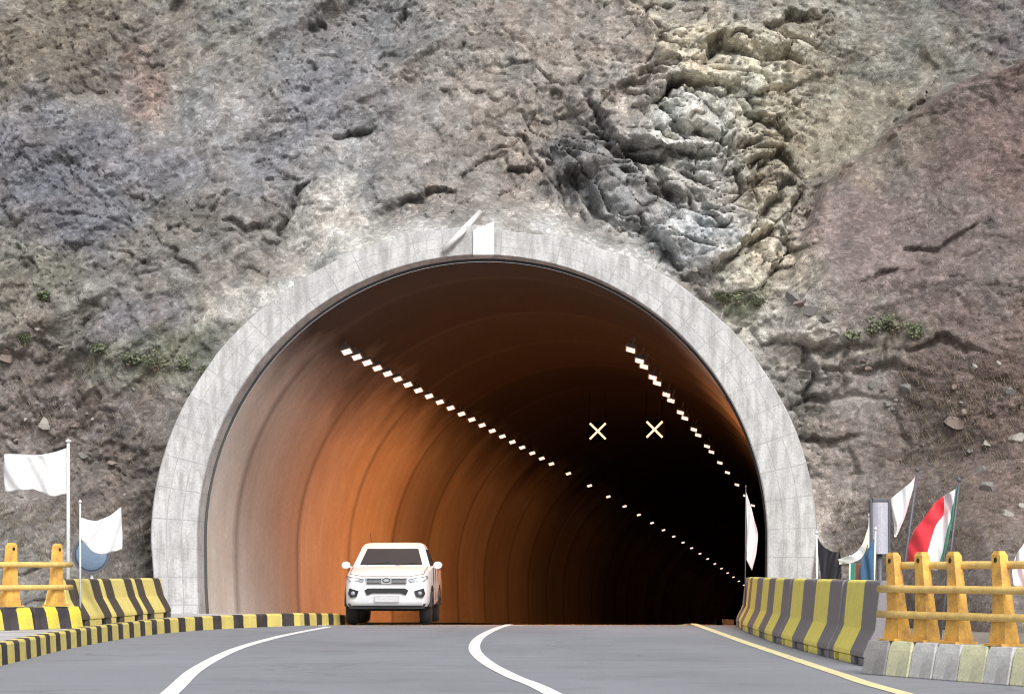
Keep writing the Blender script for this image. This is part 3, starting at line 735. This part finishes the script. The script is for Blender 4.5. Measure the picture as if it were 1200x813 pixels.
for i, k in enumerate(seq):
    p, t = along(rl, .1 + .475 * i); o = pb_[k] if not us[k] else pb_[k].copy()
    if us[k]: sc.collection.objects.link(o)
    us[k] = 1; o.location = p; o.rotation_euler = (0, 0, math.atan2(t.y, t.x) + R(random.uniform(-2, 2)))
    tag(o, names[i], 'concrete block', 'plinth blocks under the right railing')
# left railing
ll = [Vector((-6.72, 37.2, 0)), Vector((-7.15, 36.2, 0)), Vector((-7.9, 35.0, 0)), Vector((-9.4, 33.6, 0))]
LH = .33
railing(ll, KH + LH, [.45, 1.55, 2.5], [(.28, .075), (.62, .07)], .4, 'orange and yellow steel railing on yellow and black plinth at the left roadside', (.3, .3))
M_PLY = worn('yellow_block_paint', (.74, .62, .07), .7, (.35, .3, .12), .6, 3); M_PLB = worn('black_block_paint', (.04, .035, .042), .8, (.12, .1, .1), .5, 3)
pbl = [block_mesh(.30, LH, .3, M_PLY), block_mesh(.30, LH, .3, M_PLB)]; us = [0, 0]
for i in range(9):
    k = i % 2; p, t = along(ll, .15 + .31 * i); o = pbl[k] if not us[k] else pbl[k].copy()
    if us[k]: sc.collection.objects.link(o)
    us[k] = 1; o.location = p + Vector((0, 0, KH - .012)); o.rotation_euler = (0, 0, math.atan2(t.y, t.x) + math.pi)
    tag(o, '%s painted plinth block under left railing, %s from the barriers' % (['yellow', 'black'][k], ORD[i]), 'concrete block', 'painted plinth blocks under the left railing')

# ------------------------------------------------------------------ flags
def cloth_mat(name, c):
    m = N(name); f_ = m.noise(180, 2); col = m.mix(1.0, c, m.ramp(m.noise(6, 4), [(.3, .9), (.7, 1.04)]), 'MULTIPLY')
    m.bump(f_, .15, .002); m.b.inputs['Sheen Weight'].default_value = .2
    return m.done(col, .85, .2)
CWM = N('marked_white_cloth'); CWM = CWM.done(CWM.mix(CWM.ramp(CWM.noise(7, 5, .7, stretch=(1, 1, 2.2)), [(.52, 0.0), (.62, .45)]), (.66, .66, .67), (.46, .51, .51)), .85, .2)
CW, CP, CR, CG, CB, CK = cloth_mat('white_cloth', (.66, .66, .67)), cloth_mat('pink_white_cloth', (.80, .62, .64)), cloth_mat('red_cloth', (.62, .035, .05)), \
    cloth_mat('green_cloth', (.05, .22, .16)), cloth_mat('blue_cloth', (.05, .12, .22)), cloth_mat('black_cloth', (.018, .017, .022))
CY = cloth_mat('cream_cloth', (.72, .70, .58))
M_POLE = plain('pale_pole', (.62, .66, .66), .4, .2); M_DPOLE = plain('dark_pole', (.10, .10, .12), .5, .2)
def cloth(par, grid, d, cols, amp=.05, freq=3.0, ph=0.0, sub=8):
    """grid: rows of (px,py) control points; cols: a material per column of control quads"""
    rN, cN = len(grid), len(grid[0]); G = [[Vector((*p, 0)) for p in row] for row in grid]
    def cr(p0, p1, p2, p3, t): return .5 * ((2 * p1) + (p2 - p0) * t + (2 * p0 - 5 * p1 + 4 * p2 - p3) * t * t + (3 * p1 - p0 - 3 * p2 + p3) * t ** 3)
    def row_at(r, u):
        i = min(int(u), cN - 2); t = u - i
        return cr(G[r][max(i - 1, 0)], G[r][i], G[r][i + 1], G[r][min(i + 2, cN - 1)], t)
    def at_(u, v):
        j = min(int(v), rN - 2); t = v - j; q = [row_at(max(j - 1, 0), u), row_at(j, u), row_at(j + 1, u), row_at(min(j + 2, rN - 1), u)]
        return cr(*q, t)
    nu, nv = (cN - 1) * sub, (rN - 1) * sub; mb = MB(); pts_ = []
    for j in range(nv + 1):
        for i in range(nu + 1):
            u, v = i / sub, j / sub; q = at_(u, v)
            dd = d + amp * math.sin(freq * (u + .35 * v) * 2 + ph) * (.3 + .7 * min(1, (u + .3) / (cN - 1))) + .3 * amp * math.sin(7 * u + 5 * v + ph)
            pts_.append(P(q.x, q.y, dd) - par.location)
    mb.v = [tuple(p) for p in pts_]
    mats = []; 
    for c in cols:
        if c not in mats: mats.append(c)
    for j in range(nv):
        for i in range(nu):
            a_ = j * (nu + 1) + i; mb.f.append((a_, a_ + 1, a_ + nu + 2, a_ + nu + 1)); mb.m.append(mats.index(cols[i // sub]))
    o = mb.build('cloth', mats, par, smooth=True)
    so_ = o.modifiers.new('thick', 'SOLIDIFY'); so_.thickness = .006
    return o
def ground_z(x, y): return KH - .012 if x < -6 else 0.0
def flag(top, bot_px, d, label, grid, cols, r=.014, amp=.05, freq=3.0, ph=0.0, pole=M_POLE, dc=None):
    a_ = P(*top, d); b0 = P(bot_px, 700, d)
    base = Vector((b0.x, d, ground_z(b0.x, d)))
    t = empty('flag', base); tag(t, label, 'flag', 'flags beside the tunnel mouth')
    mb = MB(); mb.tube([Vector((0, 0, 0)), (a_ - base) * .5, a_ - base], r, 10, r2=r * .8)
    mb.lathe([(.001, .0), (r * 1.5, .02), (r * 1.5, .04), (.001, .07)], a_ - base, n=10)
    mb.build('pole', pole, t, smooth=True)
    cloth(t, grid, dc or d, cols, amp, freq, ph)
    return t
flag((80, 519), 80, 39.5, 'large white flag on a pale pole above the left railing',
     [[(80, 524), (62, 530), (42, 533), (22, 532), (5, 532)], [(80, 550), (62, 556), (42, 556), (22, 553), (4, 553)], [(80, 578), (60, 581), (42, 574), (25, 574), (6, 577)]],
     [CW, CWM, CWM, CW], .034, .07, 1.5)
flag((94, 590), 94, 38.2, 'small white flag flying beside the round blue-grey disc',
     [[(94, 606), (112, 610), (128, 604), (142, 594)], [(94, 620), (112, 628), (128, 624), (143, 618)], [(95, 632), (112, 648), (127, 648), (143, 643)]],
     [CW] * 3, .018, .05, 2.0, 1)
flag((874, 572), 873, 49.0, 'slim pink and white drooping flag at the right side of the tunnel mouth',
     [[(874, 576), (879, 590), (884, 610)], [(875, 610), (881, 616), (888, 626)], [(875, 640), (880, 645), (886, 648)], [(875, 656), (878, 662), (881, 668)]],
     [CW, CP], .012, .04, 2.2, 0, M_DPOLE)
flag((957, 626), 958, 38.0, 'black drooping flag behind the striped barriers beside the ring',
     [[(958, 630), (965, 640), (976, 646), (984, 646)], [(959, 650), (967, 654), (978, 657), (986, 660)], [(962, 672), (970, 676), (978, 677), (986, 676)], [(964, 690), (970, 692), (978, 692), (984, 690)]],
     [CK] * 3, .02, .06, 2.4)
flag((1019, 606), 1014, 36.0, 'white flag sagging in a crescent next to the grey panel',
     [[(1019, 612), (1011, 636), (1000, 649), (982, 655)], [(1019, 628), (1012, 650), (1000, 659), (984, 661)]],
     [CY, CW, CW], .018, .04, 2.0, 2)
flag((1026, 622), 1022, 34.5, 'dark blue drooping flag below the grey panel',
     [[(1026, 628), (1019, 640), (1012, 650)], [(1026, 655), (1018, 662), (1008, 668)], [(1024, 690), (1017, 694), (1010, 696)]],
     [CB, CB], .018, .05, 2.4)
flag((996, 655), 994, 37.0, 'dark red and green furled flag low behind the striped barriers',
     [[(996, 660), (1003, 660), (1010, 662)], [(994, 675), (1002, 678), (1010, 680)], [(990, 690), (1000, 694), (1008, 696)]],
     [CG, cloth_mat('brown_red_cloth', (.16, .05, .035))], .016, .04, 2.2)
flag((1075, 553), 1046, 33.0, 'narrow pinkish white pennant on a leaning dark pole',
     [[(1073, 558), (1066, 566), (1055, 575), (1044, 584)], [(1068, 580), (1062, 590), (1052, 597), (1046, 602)], [(1059, 608), (1056, 613), (1052, 616), (1048, 619)], [(1050, 628), (1050, 629), (1049, 629), (1048, 629)]],
     [CP, CW, CW], .022, .04, 2.0, 0, M_DPOLE)
flag((1124, 565), 1098, 29.5, 'green, white and red striped flag drooping on a leaning pole above the right railing',
     [[(1121, 570), (1119, 573), (1106, 581), (1094, 590)], [(1119, 592), (1116, 596), (1106, 601), (1082, 608)], [(1114, 618), (1111, 618), (1096, 616), (1070, 624)], [(1108, 645), (1105, 645), (1087, 645), (1064, 642)], [(1101, 666), (1099, 668), (1083, 666), (1063, 662)]],
     [CG, CW, CR], .02, .10, 1.6, .5, M_DPOLE)
flag((1203, 625), 1203, 24.6, 'pinkish flag at the right edge behind the railing',
     [[(1203, 632), (1196, 642), (1190, 652)], [(1203, 660), (1194, 664), (1186, 668)], [(1203, 686), (1196, 688), (1188, 686)]],
     [CP, CW], .02, .04, 2.0, 1)
# tall grey panel with dark edges
q = P(1031, 640, 35.0); t = empty('roadside_panel', (q.x, q.y, 0)); tag(t, 'tall narrow grey panel with dark edges behind the right railing', 'sign panel')
M_GP = worn('grey_panel_face', (.45, .45, .52), .5, (.3, .3, .34), .4, 3)
mb = MB(); z0, z1 = 1.36, 2.10
mb.loft([[Vector((x, -.02 - .09 * math.cos(x / .12 * 1.45) + .05 * (k > 6), z)) for x, k in [(-.11 + .22 * j / 6, j) for j in range(7)]] + [Vector((.11, .03, z)), Vector((-.11, .03, z))] for z in (z0, (z0 + z1) / 2, z1)])
fc = mb.build('panel', M_GP, t, smooth=False)
mb = MB()
for x in (-.13, .13): mb.box((x, -.01, (z0 + z1) / 2), (.036, .07, z1 - z0 + .06))
mb.box((0, -.01, z1 + .035), (.222, .09, .05)); mb.build('frame', M_DPOLE, t, bevel=.008)
mb = MB(); mb.tube([(0, 0, 0), (0, 0, z0)], .04, 10); mb.build('post', M_DPOLE, t, smooth=True)
# round disc on a post (left)
q = P(107, 650, 41.0); t = empty('round_sign', (q.x, q.y, KH - .012)); tag(t, 'round blue-grey disc with dark rim on a post behind the left barriers', 'round sign')
zc = q.z - KH + .012
mb = MB(); mb.lathe([(.001, -.05), (.13, -.045), (.24, -.02), (.275, 0), (.275, .012), (.001, .013)], (0, 0, zc), 'Y', 36); mb.build('disc', worn('blue_grey_disc', (.16, .23, .32), .35, (.10, .13, .17), .5, 3), t, smooth=True)
mb = MB(); rr_ = [[Vector((math.cos(a) * r, y, zc + math.sin(a) * r)) for r, y in ((.276, -.02), (.32, -.02), (.32, .03), (.276, .03))] for a in [2 * math.pi * k / 36 for k in range(37)]]
mb.loft(rr_, cap=False); mb.build('rim', M_DPOLE, t)
mb = MB(); mb.tube([(0, .06, 0), (0, .06, zc + .15)], .03, 10); mb.build('post', M_POLE, t, smooth=True)

# ------------------------------------------------------------------ pickup truck
M_CAR = N('white_car_paint'); M_CAR.b.inputs['Coat Weight'].default_value = .08; M_CAR.b.inputs['Coat Roughness'].default_value = .08
M_CAR = M_CAR.done(M_CAR.mix(M_CAR.ramp(M_CAR.noise(4, 6), [(.5, 0.0), (.8, .2)]), (.68, .70, .725), (.46, .44, .42)), .4, .25)
M_GLASS = N('dark_glass').done((.045, .05, .056), .5, 0)
M_TRIM = plain('black_plastic', (.018, .018, .02), .6); M_TYRE = plain('tyre_rubber', (.022, .021, .02), .85); M_RIM = plain('alloy', (.45, .45, .46), .35, .8)
M_LENS = N('lamp_lens'); M_LENS.b.inputs['Coat Weight'].default_value = 1.0; M_LENS = M_LENS.done((.26, .28, .31), .15, .6)
M_CHROME = plain('grey_grille', (.42, .42, .44), .35, .5)
car = empty('pickup_truck', (-2.70, 52.3, axz(2.5)), R(-1.2)); tag(car, 'white pickup truck driving out of the tunnel towards the viewer', 'pickup truck')
def sect(y, hw, zb, zt, crown=.03, cr_=.10):
    p = []
    for sx in (-1, 1):
        s_pts = [(hw - .05, zb), (hw, zb + .08), (hw + .012, (zb + zt) / 2), (hw - .015, zt - cr_), (hw - cr_ * .5, zt - cr_ * .28), (hw - cr_ * 1.4, zt), (hw * .4, zt + crown)]
        p += [Vector((sx * x, y, z)) for x, z in (s_pts if sx < 0 else s_pts[::-1])]
    return p
st = [(0.0, .62, .50, .98, .01, .06), (.05, .78, .44, 1.04, .02, .07), (.16, .86, .41, 1.09, .03, .08), (.35, .90, .40, 1.14, .03, .09), (.8, .915, .42, 1.20, .035, .1), (1.3, .92, .42, 1.25, .03, .1), (1.5, .92, .42, 1.27, .0, .06),
      (2.4, .925, .42, 1.26, 0, .05), (3.45, .925, .42, 1.25, 0, .05), (3.5, .925, .45, 1.24, 0, .05), (5.2, .92, .5, 1.24, 0, .05), (5.27, .88, .52, 1.2, 0, .05)]
mb = MB(); mb.loft([sect(*a) for a in st]); body = mb.build('body', M_CAR, car, smooth=True, bevel=0)
me_ = body.modifiers.new('es', 'EDGE_SPLIT'); me_.split_angle = R(38)
# cabin
def cabring(z, y0, y1, hw, r=.12):
    return [Vector((-hw + r, y0, z)), Vector((0, y0 - .05, z)), Vector((hw - r, y0, z)), Vector((hw, y0 + r, z)), Vector((hw, y1 - r * .5, z)), Vector((hw - r, y1, z)), Vector((-hw + r, y1, z)), Vector((-hw, y1 - r * .5, z)), Vector((-hw, y0 + r, z))]
cr0 = [cabring(1.24, 1.38, 3.42, .865), cabring(1.70, 2.06, 3.30, .70), cabring(1.775, 2.22, 3.22, .65), cabring(1.81, 2.42, 3.10, .55)]
mb = MB(); mb.loft(cr0); cab = mb.build('cab', M_CAR, car, smooth=True); e_ = cab.modifiers.new('es', 'EDGE_SPLIT'); e_.split_angle = R(35)
def pane(name, a, b_, c, d_, off, parent=cab):
    mb = MB(); n = Vector(off); mb.loft([[Vector(v) + n * .004 for v in (a, b_, c, d_)], [Vector(v) + n * .012 for v in (a, b_, c, d_)]]); return mb.build(name, M_GLASS, parent)
def lerp3(z, x, y0): return None
# windscreen: three-sided strip following the curved front
lo_, hi_ = cr0[0], cr0[1]
mb = MB()
def wp(ring_i, t): return lo_[ring_i].lerp(hi_[ring_i], t)
t0, t1 = .14, .92; fw = Vector((0, -.010, .006))
rows = [[wp(0, t).lerp(wp(1, t), .04) + fw, wp(1, t) + fw, wp(2, t).lerp(wp(1, t), .04) + fw] for t in (t0, (t0 + t1) / 2, t1)]
for a_, b_ in zip(rows[:-1], rows[1:]):
    for k in range(2): mb.quad(a_[k], a_[k + 1], b_[k + 1], b_[k])
mb.build('windscreen', M_GLASS, cab)
mb = MB(); mb.tube([rows[0][0] + Vector((.15, -.015, .0)), rows[0][1].lerp(rows[1][1], .35) + Vector((-.05, -.02, 0))], .009, 6); mb.tube([rows[0][1] + Vector((.1, -.02, 0)), rows[0][2].lerp(rows[1][2], .3) + Vector((-.1, -.02, 0))], .009, 6)
mb.build('wiper', M_TRIM, cab)
for sx in (-1, 1):
    i0, i1 = (3, 4) if sx > 0 else (8, 7)
    for u0, u1 in ((.04, .48), (.53, .95)):
        a_ = [wp(i0, t).lerp(wp(i1, t), u) for t, u in ((.12, u0), (.12, u1), (.9, u1), (.9, u0))]
        pane('side_window', *a_, (sx, 0, .3))
    # mirrors
    mb = MB(); mb.loft([[Vector((sx * (1.02 + .10 * math.cos(a)), y, 1.30 + .085 * math.sin(a))) for a in [2 * math.pi * k / 10 for k in range(10)]] for y in (1.62, 1.68, 1.76)])
    mb.tube([(sx * .86, 1.70, 1.24), (sx * .98, 1.70, 1.27)], .025, 6, 0)
    mi = mb.build('wing_mirror', M_CAR, car, smooth=True, bevel=.01)
    # headlight
    mb = MB(); hl = [(.47, -.0, 1.00), (.78, .10, 1.045), (.875, .26, 1.07), (.885, .28, 1.00), (.80, .09, .945), (.52, .0, .93)]
    mb.loft([[Vector((sx * x, y - .035, z)) for x, y, z in hl], [Vector((sx * x, y + .05, z)) for x, y, z in hl]]); mb.build('headlight', M_LENS, car, bevel=.008)
    # fog lamp recess
    mb = MB(); fg = [(.60, .035, .74), (.80, .075, .80), (.83, .10, .68), (.78, .07, .60), (.64, .035, .62)]
    mb.loft([[Vector((sx * x, y - .07, z)) for x, y, z in fg], [Vector((sx * x, y + .05, z)) for x, y, z in fg]]); fo = mb.build('fog_lamp_bezel', M_TRIM, car)
    mb = MB(); mb.lathe([(.001, -.04), (.045, -.03), (.05, 0)], (sx * .72, .0, .69), 'Y', 16); mb.build('fog_lamp', M_LENS, fo, smooth=True)
    for yw in (.92, 4.0):
        xw = sx * .80; c = (xw, yw, .385)
        mb = MB(); mb.lathe([(.20, -.125), (.34, -.125), (.378, -.09), (.385, 0), (.378, .09), (.34, .125), (.20, .125)], c, 'X', 32); wh = mb.build('wheel', M_TYRE, car, smooth=True)
        mb = MB(); mb.lathe([(.21, -.11), (.19, -.06), (.06, -.08), (.001, -.085)], c, 'X', 24) if sx < 0 else mb.lathe([(.21, .11), (.19, .06), (.06, .08), (.001, .085)], c, 'X', 24)
        mb.build('rim', M_RIM, wh, smooth=True)
        mb = MB(); ar = [2 * math.pi * k / 24 for k in range(0, 13)]
        mb.loft([[Vector((sx * (.925 + o_), yw + math.cos(a) * r_, .40 + math.sin(a) * r_)) for r_, o_ in ((.40, -.1), (.40, .022), (.46, .022), (.46, -.1))] for a in ar]); mb.build('wheel_arch', M_TRIM, car)
mb = MB()
gr = [(-.46, 1.03), (.46, 1.03), (.43, .89), (-.43, .89)]
mb.loft([[Vector((x, -.035, z)) for x, z in gr], [Vector((x, .05, z)) for x, z in gr]]); g_ = mb.build('grille', M_CHROME, car, bevel=.008)
mb = MB()
for z in (.912, .94, .968, .996): 
    for x0, x1 in ((-.42, -.11), (.11, .42)): mb.box(((x0 + x1) / 2, -.038, z), (x1 - x0, .012, .014))
mb.build('grille_slot', M_TRIM, g_)
mb = MB(); em = [[Vector((math.cos(a) * rx, -.045, .972 + math.sin(a) * ry)) for rx, ry in ((.085, .052), (.068, .036))] + [Vector((math.cos(a) * rx, -.034, .972 + math.sin(a) * ry)) for rx, ry in ((.068, .036), (.085, .052))] for a in [2 * math.pi * k / 24 for k in range(25)]]
mb.loft(em, cap=False); mb.build('emblem', M_TRIM, g_)
mb = MB(); ik = [(-.47, .755), (-.40, .80), (.40, .80), (.47, .755), (.42, .655), (.30, .695), (-.30, .695), (-.42, .655)]
mb.loft([[Vector((x, -.032, z)) for x, z in ik], [Vector((x, .06, z)) for x, z in ik]]); mb.build('air_intake', M_TRIM, car)
mb = MB(); mb.loft([[Vector((x * 1.0, y, z)) for x, z in ((-.80, .36), (.80, .36), (.84, .47), (-.84, .47))] for y in (.10, .5)]); mb.box((0, 2.6, .40), (1.3, 4.4, .12)); mb.box((0, 1.0, .36), (1.5, .12, .12)); mb.build('underbody', M_TRIM, car)
mb = MB(); mb.box((0, -.028, .565), (.50, .02, .115)); pl_ = mb.build('number_plate', plain('plate_grey', (.50, .50, .52), .5), car, bevel=.006)
mb = MB(); mb.box((0, -.018, .565), (.53, .02, .14)); mb.build('plate_frame', M_CHROME, pl_)
mb = MB(); mb.tube([(-.52, 2.5, 1.79), (-.56, 2.75, 2.02)], .006, 6); mb.build('aerial', M_TRIM, car)
mb = MB()
for sx in (-1, 1):
    for yy in (1.52, 2.44, 3.40): mb.box((sx * .931, yy, .88), (.012, .012, .70))
mb.build('door_seam', M_TRIM, car)
mb = MB()
for sx in (-1, 1):
    mb.tube([(sx * .50, .005, 1.055), (sx * .80, .12, 1.105), (sx * .80, .5, 1.185), (sx * .82, 1.30, 1.265)], .006, 6)
mb.tube([(-.50, .005, 1.055), (0, -.012, 1.06), (.50, .005, 1.055)], .006, 6)
mb.build('bonnet_seam', M_TRIM, car)  # dark strips laid on for the shadow in the bonnet gap
# headlamp-level hood shut line and cargo bed rim
mb = MB(); 
for sx in (-1, 1): mb.box((sx * .90, 4.35, 1.255), (.05, 1.7, .03))
mb.box((0, 3.52, 1.255), (1.75, .05, .03)); mb.build('bed_rail', M_TRIM, car)

# ------------------------------------------------------------------ plants and loose stones on the slope
def leaf_mat(name, c1, c2):
    m = N(name); oi = m.t.nodes.new('ShaderNodeObjectInfo'); col = m.ramp(m.noise(6, 3), [(.35, c1), (.65, c2)])
    return m.done(col, .7, .2)
M_LEAF = leaf_mat('dusty_leaf', (.10, .12, .07), (.20, .215, .14)); M_TWIG = plain('twig', (.14, .10, .07), .9)
M_DRY = leaf_mat('dry_grass', (.15, .12, .085), (.27, .23, .17))
def shrub_mesh(seed, r):
    rd = random.Random(seed); lv = MB(); tw = MB()
    for b_ in range(11):
        a = rd.uniform(0, 6.28); e = rd.uniform(.3, 1.3); L = r * rd.uniform(.6, 1.1)
        tip = Vector((math.cos(a) * math.cos(e) * L * 1.2, math.sin(a) * math.cos(e) * L * .9, math.sin(e) * L))
        tw.tube([(0, 0, -.1), tip * .5 + Vector((0, 0, .02)), tip], .008, 4, r2=.003)
        for k in range(34):
            t_ = rd.uniform(.3, 1.05); c = tip * t_ + Vector((rd.gauss(0, .16), rd.gauss(0, .16), rd.gauss(0, .12))) * r
            u = Vector((rd.gauss(0, 1), rd.gauss(0, 1), rd.gauss(0, 1))).normalized(); v = u.orthogonal().normalized(); sz = rd.uniform(.02, .05)
            lv.quad(c - u * sz, c + v * sz * .5, c + u * sz, c - v * sz * .5)
    return lv, tw
shr = [(848, 350, .26), (866, 346, .3), (885, 352, .22), (1000, 392, .2), (1022, 384, .3), (1046, 380, .32), (1072, 388, .26),
       (118, 408, .24), (150, 420, .3), (182, 424, .32), (214, 428, .3), (240, 434, .22), (52, 345, .2), (30, 395, .2)]
for k, (px, py, r) in enumerate(shr):
    q = on_hill(px, py + 6); t = empty('shrub', q + Vector((0, -.05, 0)), random.uniform(0, 6))
    lv, tw = shrub_mesh(k, r); lv.build('foliage', M_LEAF, t, fixn=False); tw.build('stem', M_TWIG, t)
    where = ['leftmost of three at the right shoulder of the concrete arch', 'middle of three at the right shoulder of the concrete arch', 'rightmost of three at the right shoulder of the concrete arch',
             'leftmost of four on the ledge right of the arch', 'second from left of four on the ledge right of the arch', 'third from left of four on the ledge right of the arch', 'rightmost of four on the ledge right of the arch',
             'leftmost of five on the slope left of the arch', 'second from left of five on the slope left of the arch', 'third from left of five on the slope left of the arch', 'fourth from left of five on the slope left of the arch', 'rightmost of five on the slope left of the arch',
             'upper one of two at the far left of the slope', 'lower one of two at the far left of the slope'][k]
    tag(t, 'dusty green shrub, ' + where, 'shrub', 'shrubs on the rocky slope')
# dry weeds as ground cover
rd = random.Random(3); mb = MB()
for (x0, x1, y0, y1, n) in ((1060, 1210, 420, 650, 480), (0, 170, 590, 660, 150), (900, 1000, 30, 220, 160), (20, 190, 400, 520, 90), (980, 1060, 590, 660, 80)):
    for _ in range(n):
        px, py = rd.uniform(x0, x1), rd.uniform(y0, y1); q = on_hill(px, py)
        if math.hypot(q.x - XC, q.z - ZC) < 7.0: continue
        for _b in range(4):
            h = rd.uniform(.08, .26); a = rd.uniform(0, 6.28); ln = Vector((math.cos(a) * h * .5, -abs(math.sin(a)) * h * .4, h)); wv_ = Vector((rd.uniform(.003, .008), 0, 0)); b0 = q + Vector((rd.gauss(0, .06), 0, rd.gauss(0, .03)))
            mb.quad(b0 - wv_, b0 + wv_, b0 + ln * .6 + wv_ * .6, b0 + ln + Vector((0, -.03, -.02)))
tag(mb.build('dry_weeds', M_DRY, fixn=False), 'dry brown weeds scattered over the rocky slope', 'weeds', kind='stuff')
# loose stones
def stone_mesh(seed):
    b = bmesh.new(); bmesh.ops.create_icosphere(b, subdivisions=3, radius=1); rd_ = random.Random(seed)
    pl = [(Vector((rd_.gauss(0, 1), rd_.gauss(0, 1), rd_.gauss(0, 1))).normalized(), rd_.uniform(.38, .75)) for _ in range(13)]
    for v in b.verts:
        for n, d_ in pl:
            e_ = v.co.dot(n) - d_
            if e_ > 0: v.co -= n * e_
        v.co.z *= .7; v.co.x *= 1.15
    me = bpy.data.meshes.new('stone'); b.to_mesh(me); b.free(); return me
sm = [stone_mesh(k) for k in range(6)]
M_ST = [worn('pale_stone', (.34, .32, .29), .9, (.18, .16, .14), .7, 4, .6), worn('brown_stone', (.24, .19, .165), .9, (.14, .11, .1), .7, 4, .6), worn('grey_stone', (.21, .20, .19), .9, (.12, .12, .12), .7, 4, .6)]
for m_i, mm in enumerate(sm): mm.materials.append(M_ST[m_i % 3])
cn = ['pale', 'brown', 'grey']
regs = [((330, 350, 520, 268), 'along the upper left edge of the tunnel ring', 9), ((600, 262, 830, 325), 'along the upper right edge of the tunnel ring', 9),
        ((0, 330, 160, 590), 'on the slope at the far left', 24), ((930, 350, 1060, 500), 'on the ledges right of the tunnel ring', 22), ((1060, 380, 1200, 630), 'on the brown slope at the far right', 26)]
for (x0, y0, x1, y1), where, n in regs:
    for k in range(n):
        u = (k + rd.uniform(.1, .9)) / n
        px = x0 + (x1 - x0) * u
        py = (y0 + (y1 - y0) * u + rd.uniform(-22, 0)) if 'edge' in where else rd.uniform(y0, y1)
        q = on_hill(px, py)
        if math.hypot(q.x - XC, q.z - ZC) < 7.15: continue
        i = rd.randrange(6); o = bpy.data.objects.new('stone', sm[i]); sc.collection.objects.link(o)
        r = .06 + .17 * rd.random() ** 2.2; o.scale = (r, r, r); o.rotation_euler = (rd.uniform(-.4, .4), rd.uniform(-.4, .4), rd.uniform(0, 6)); o.location = q + Vector((0, r * .1, 0))
        tag(o, '%s loose angular stone lying %s' % (cn[i % 3], where), 'stone', '%s loose stones %s' % (cn[i % 3], where))
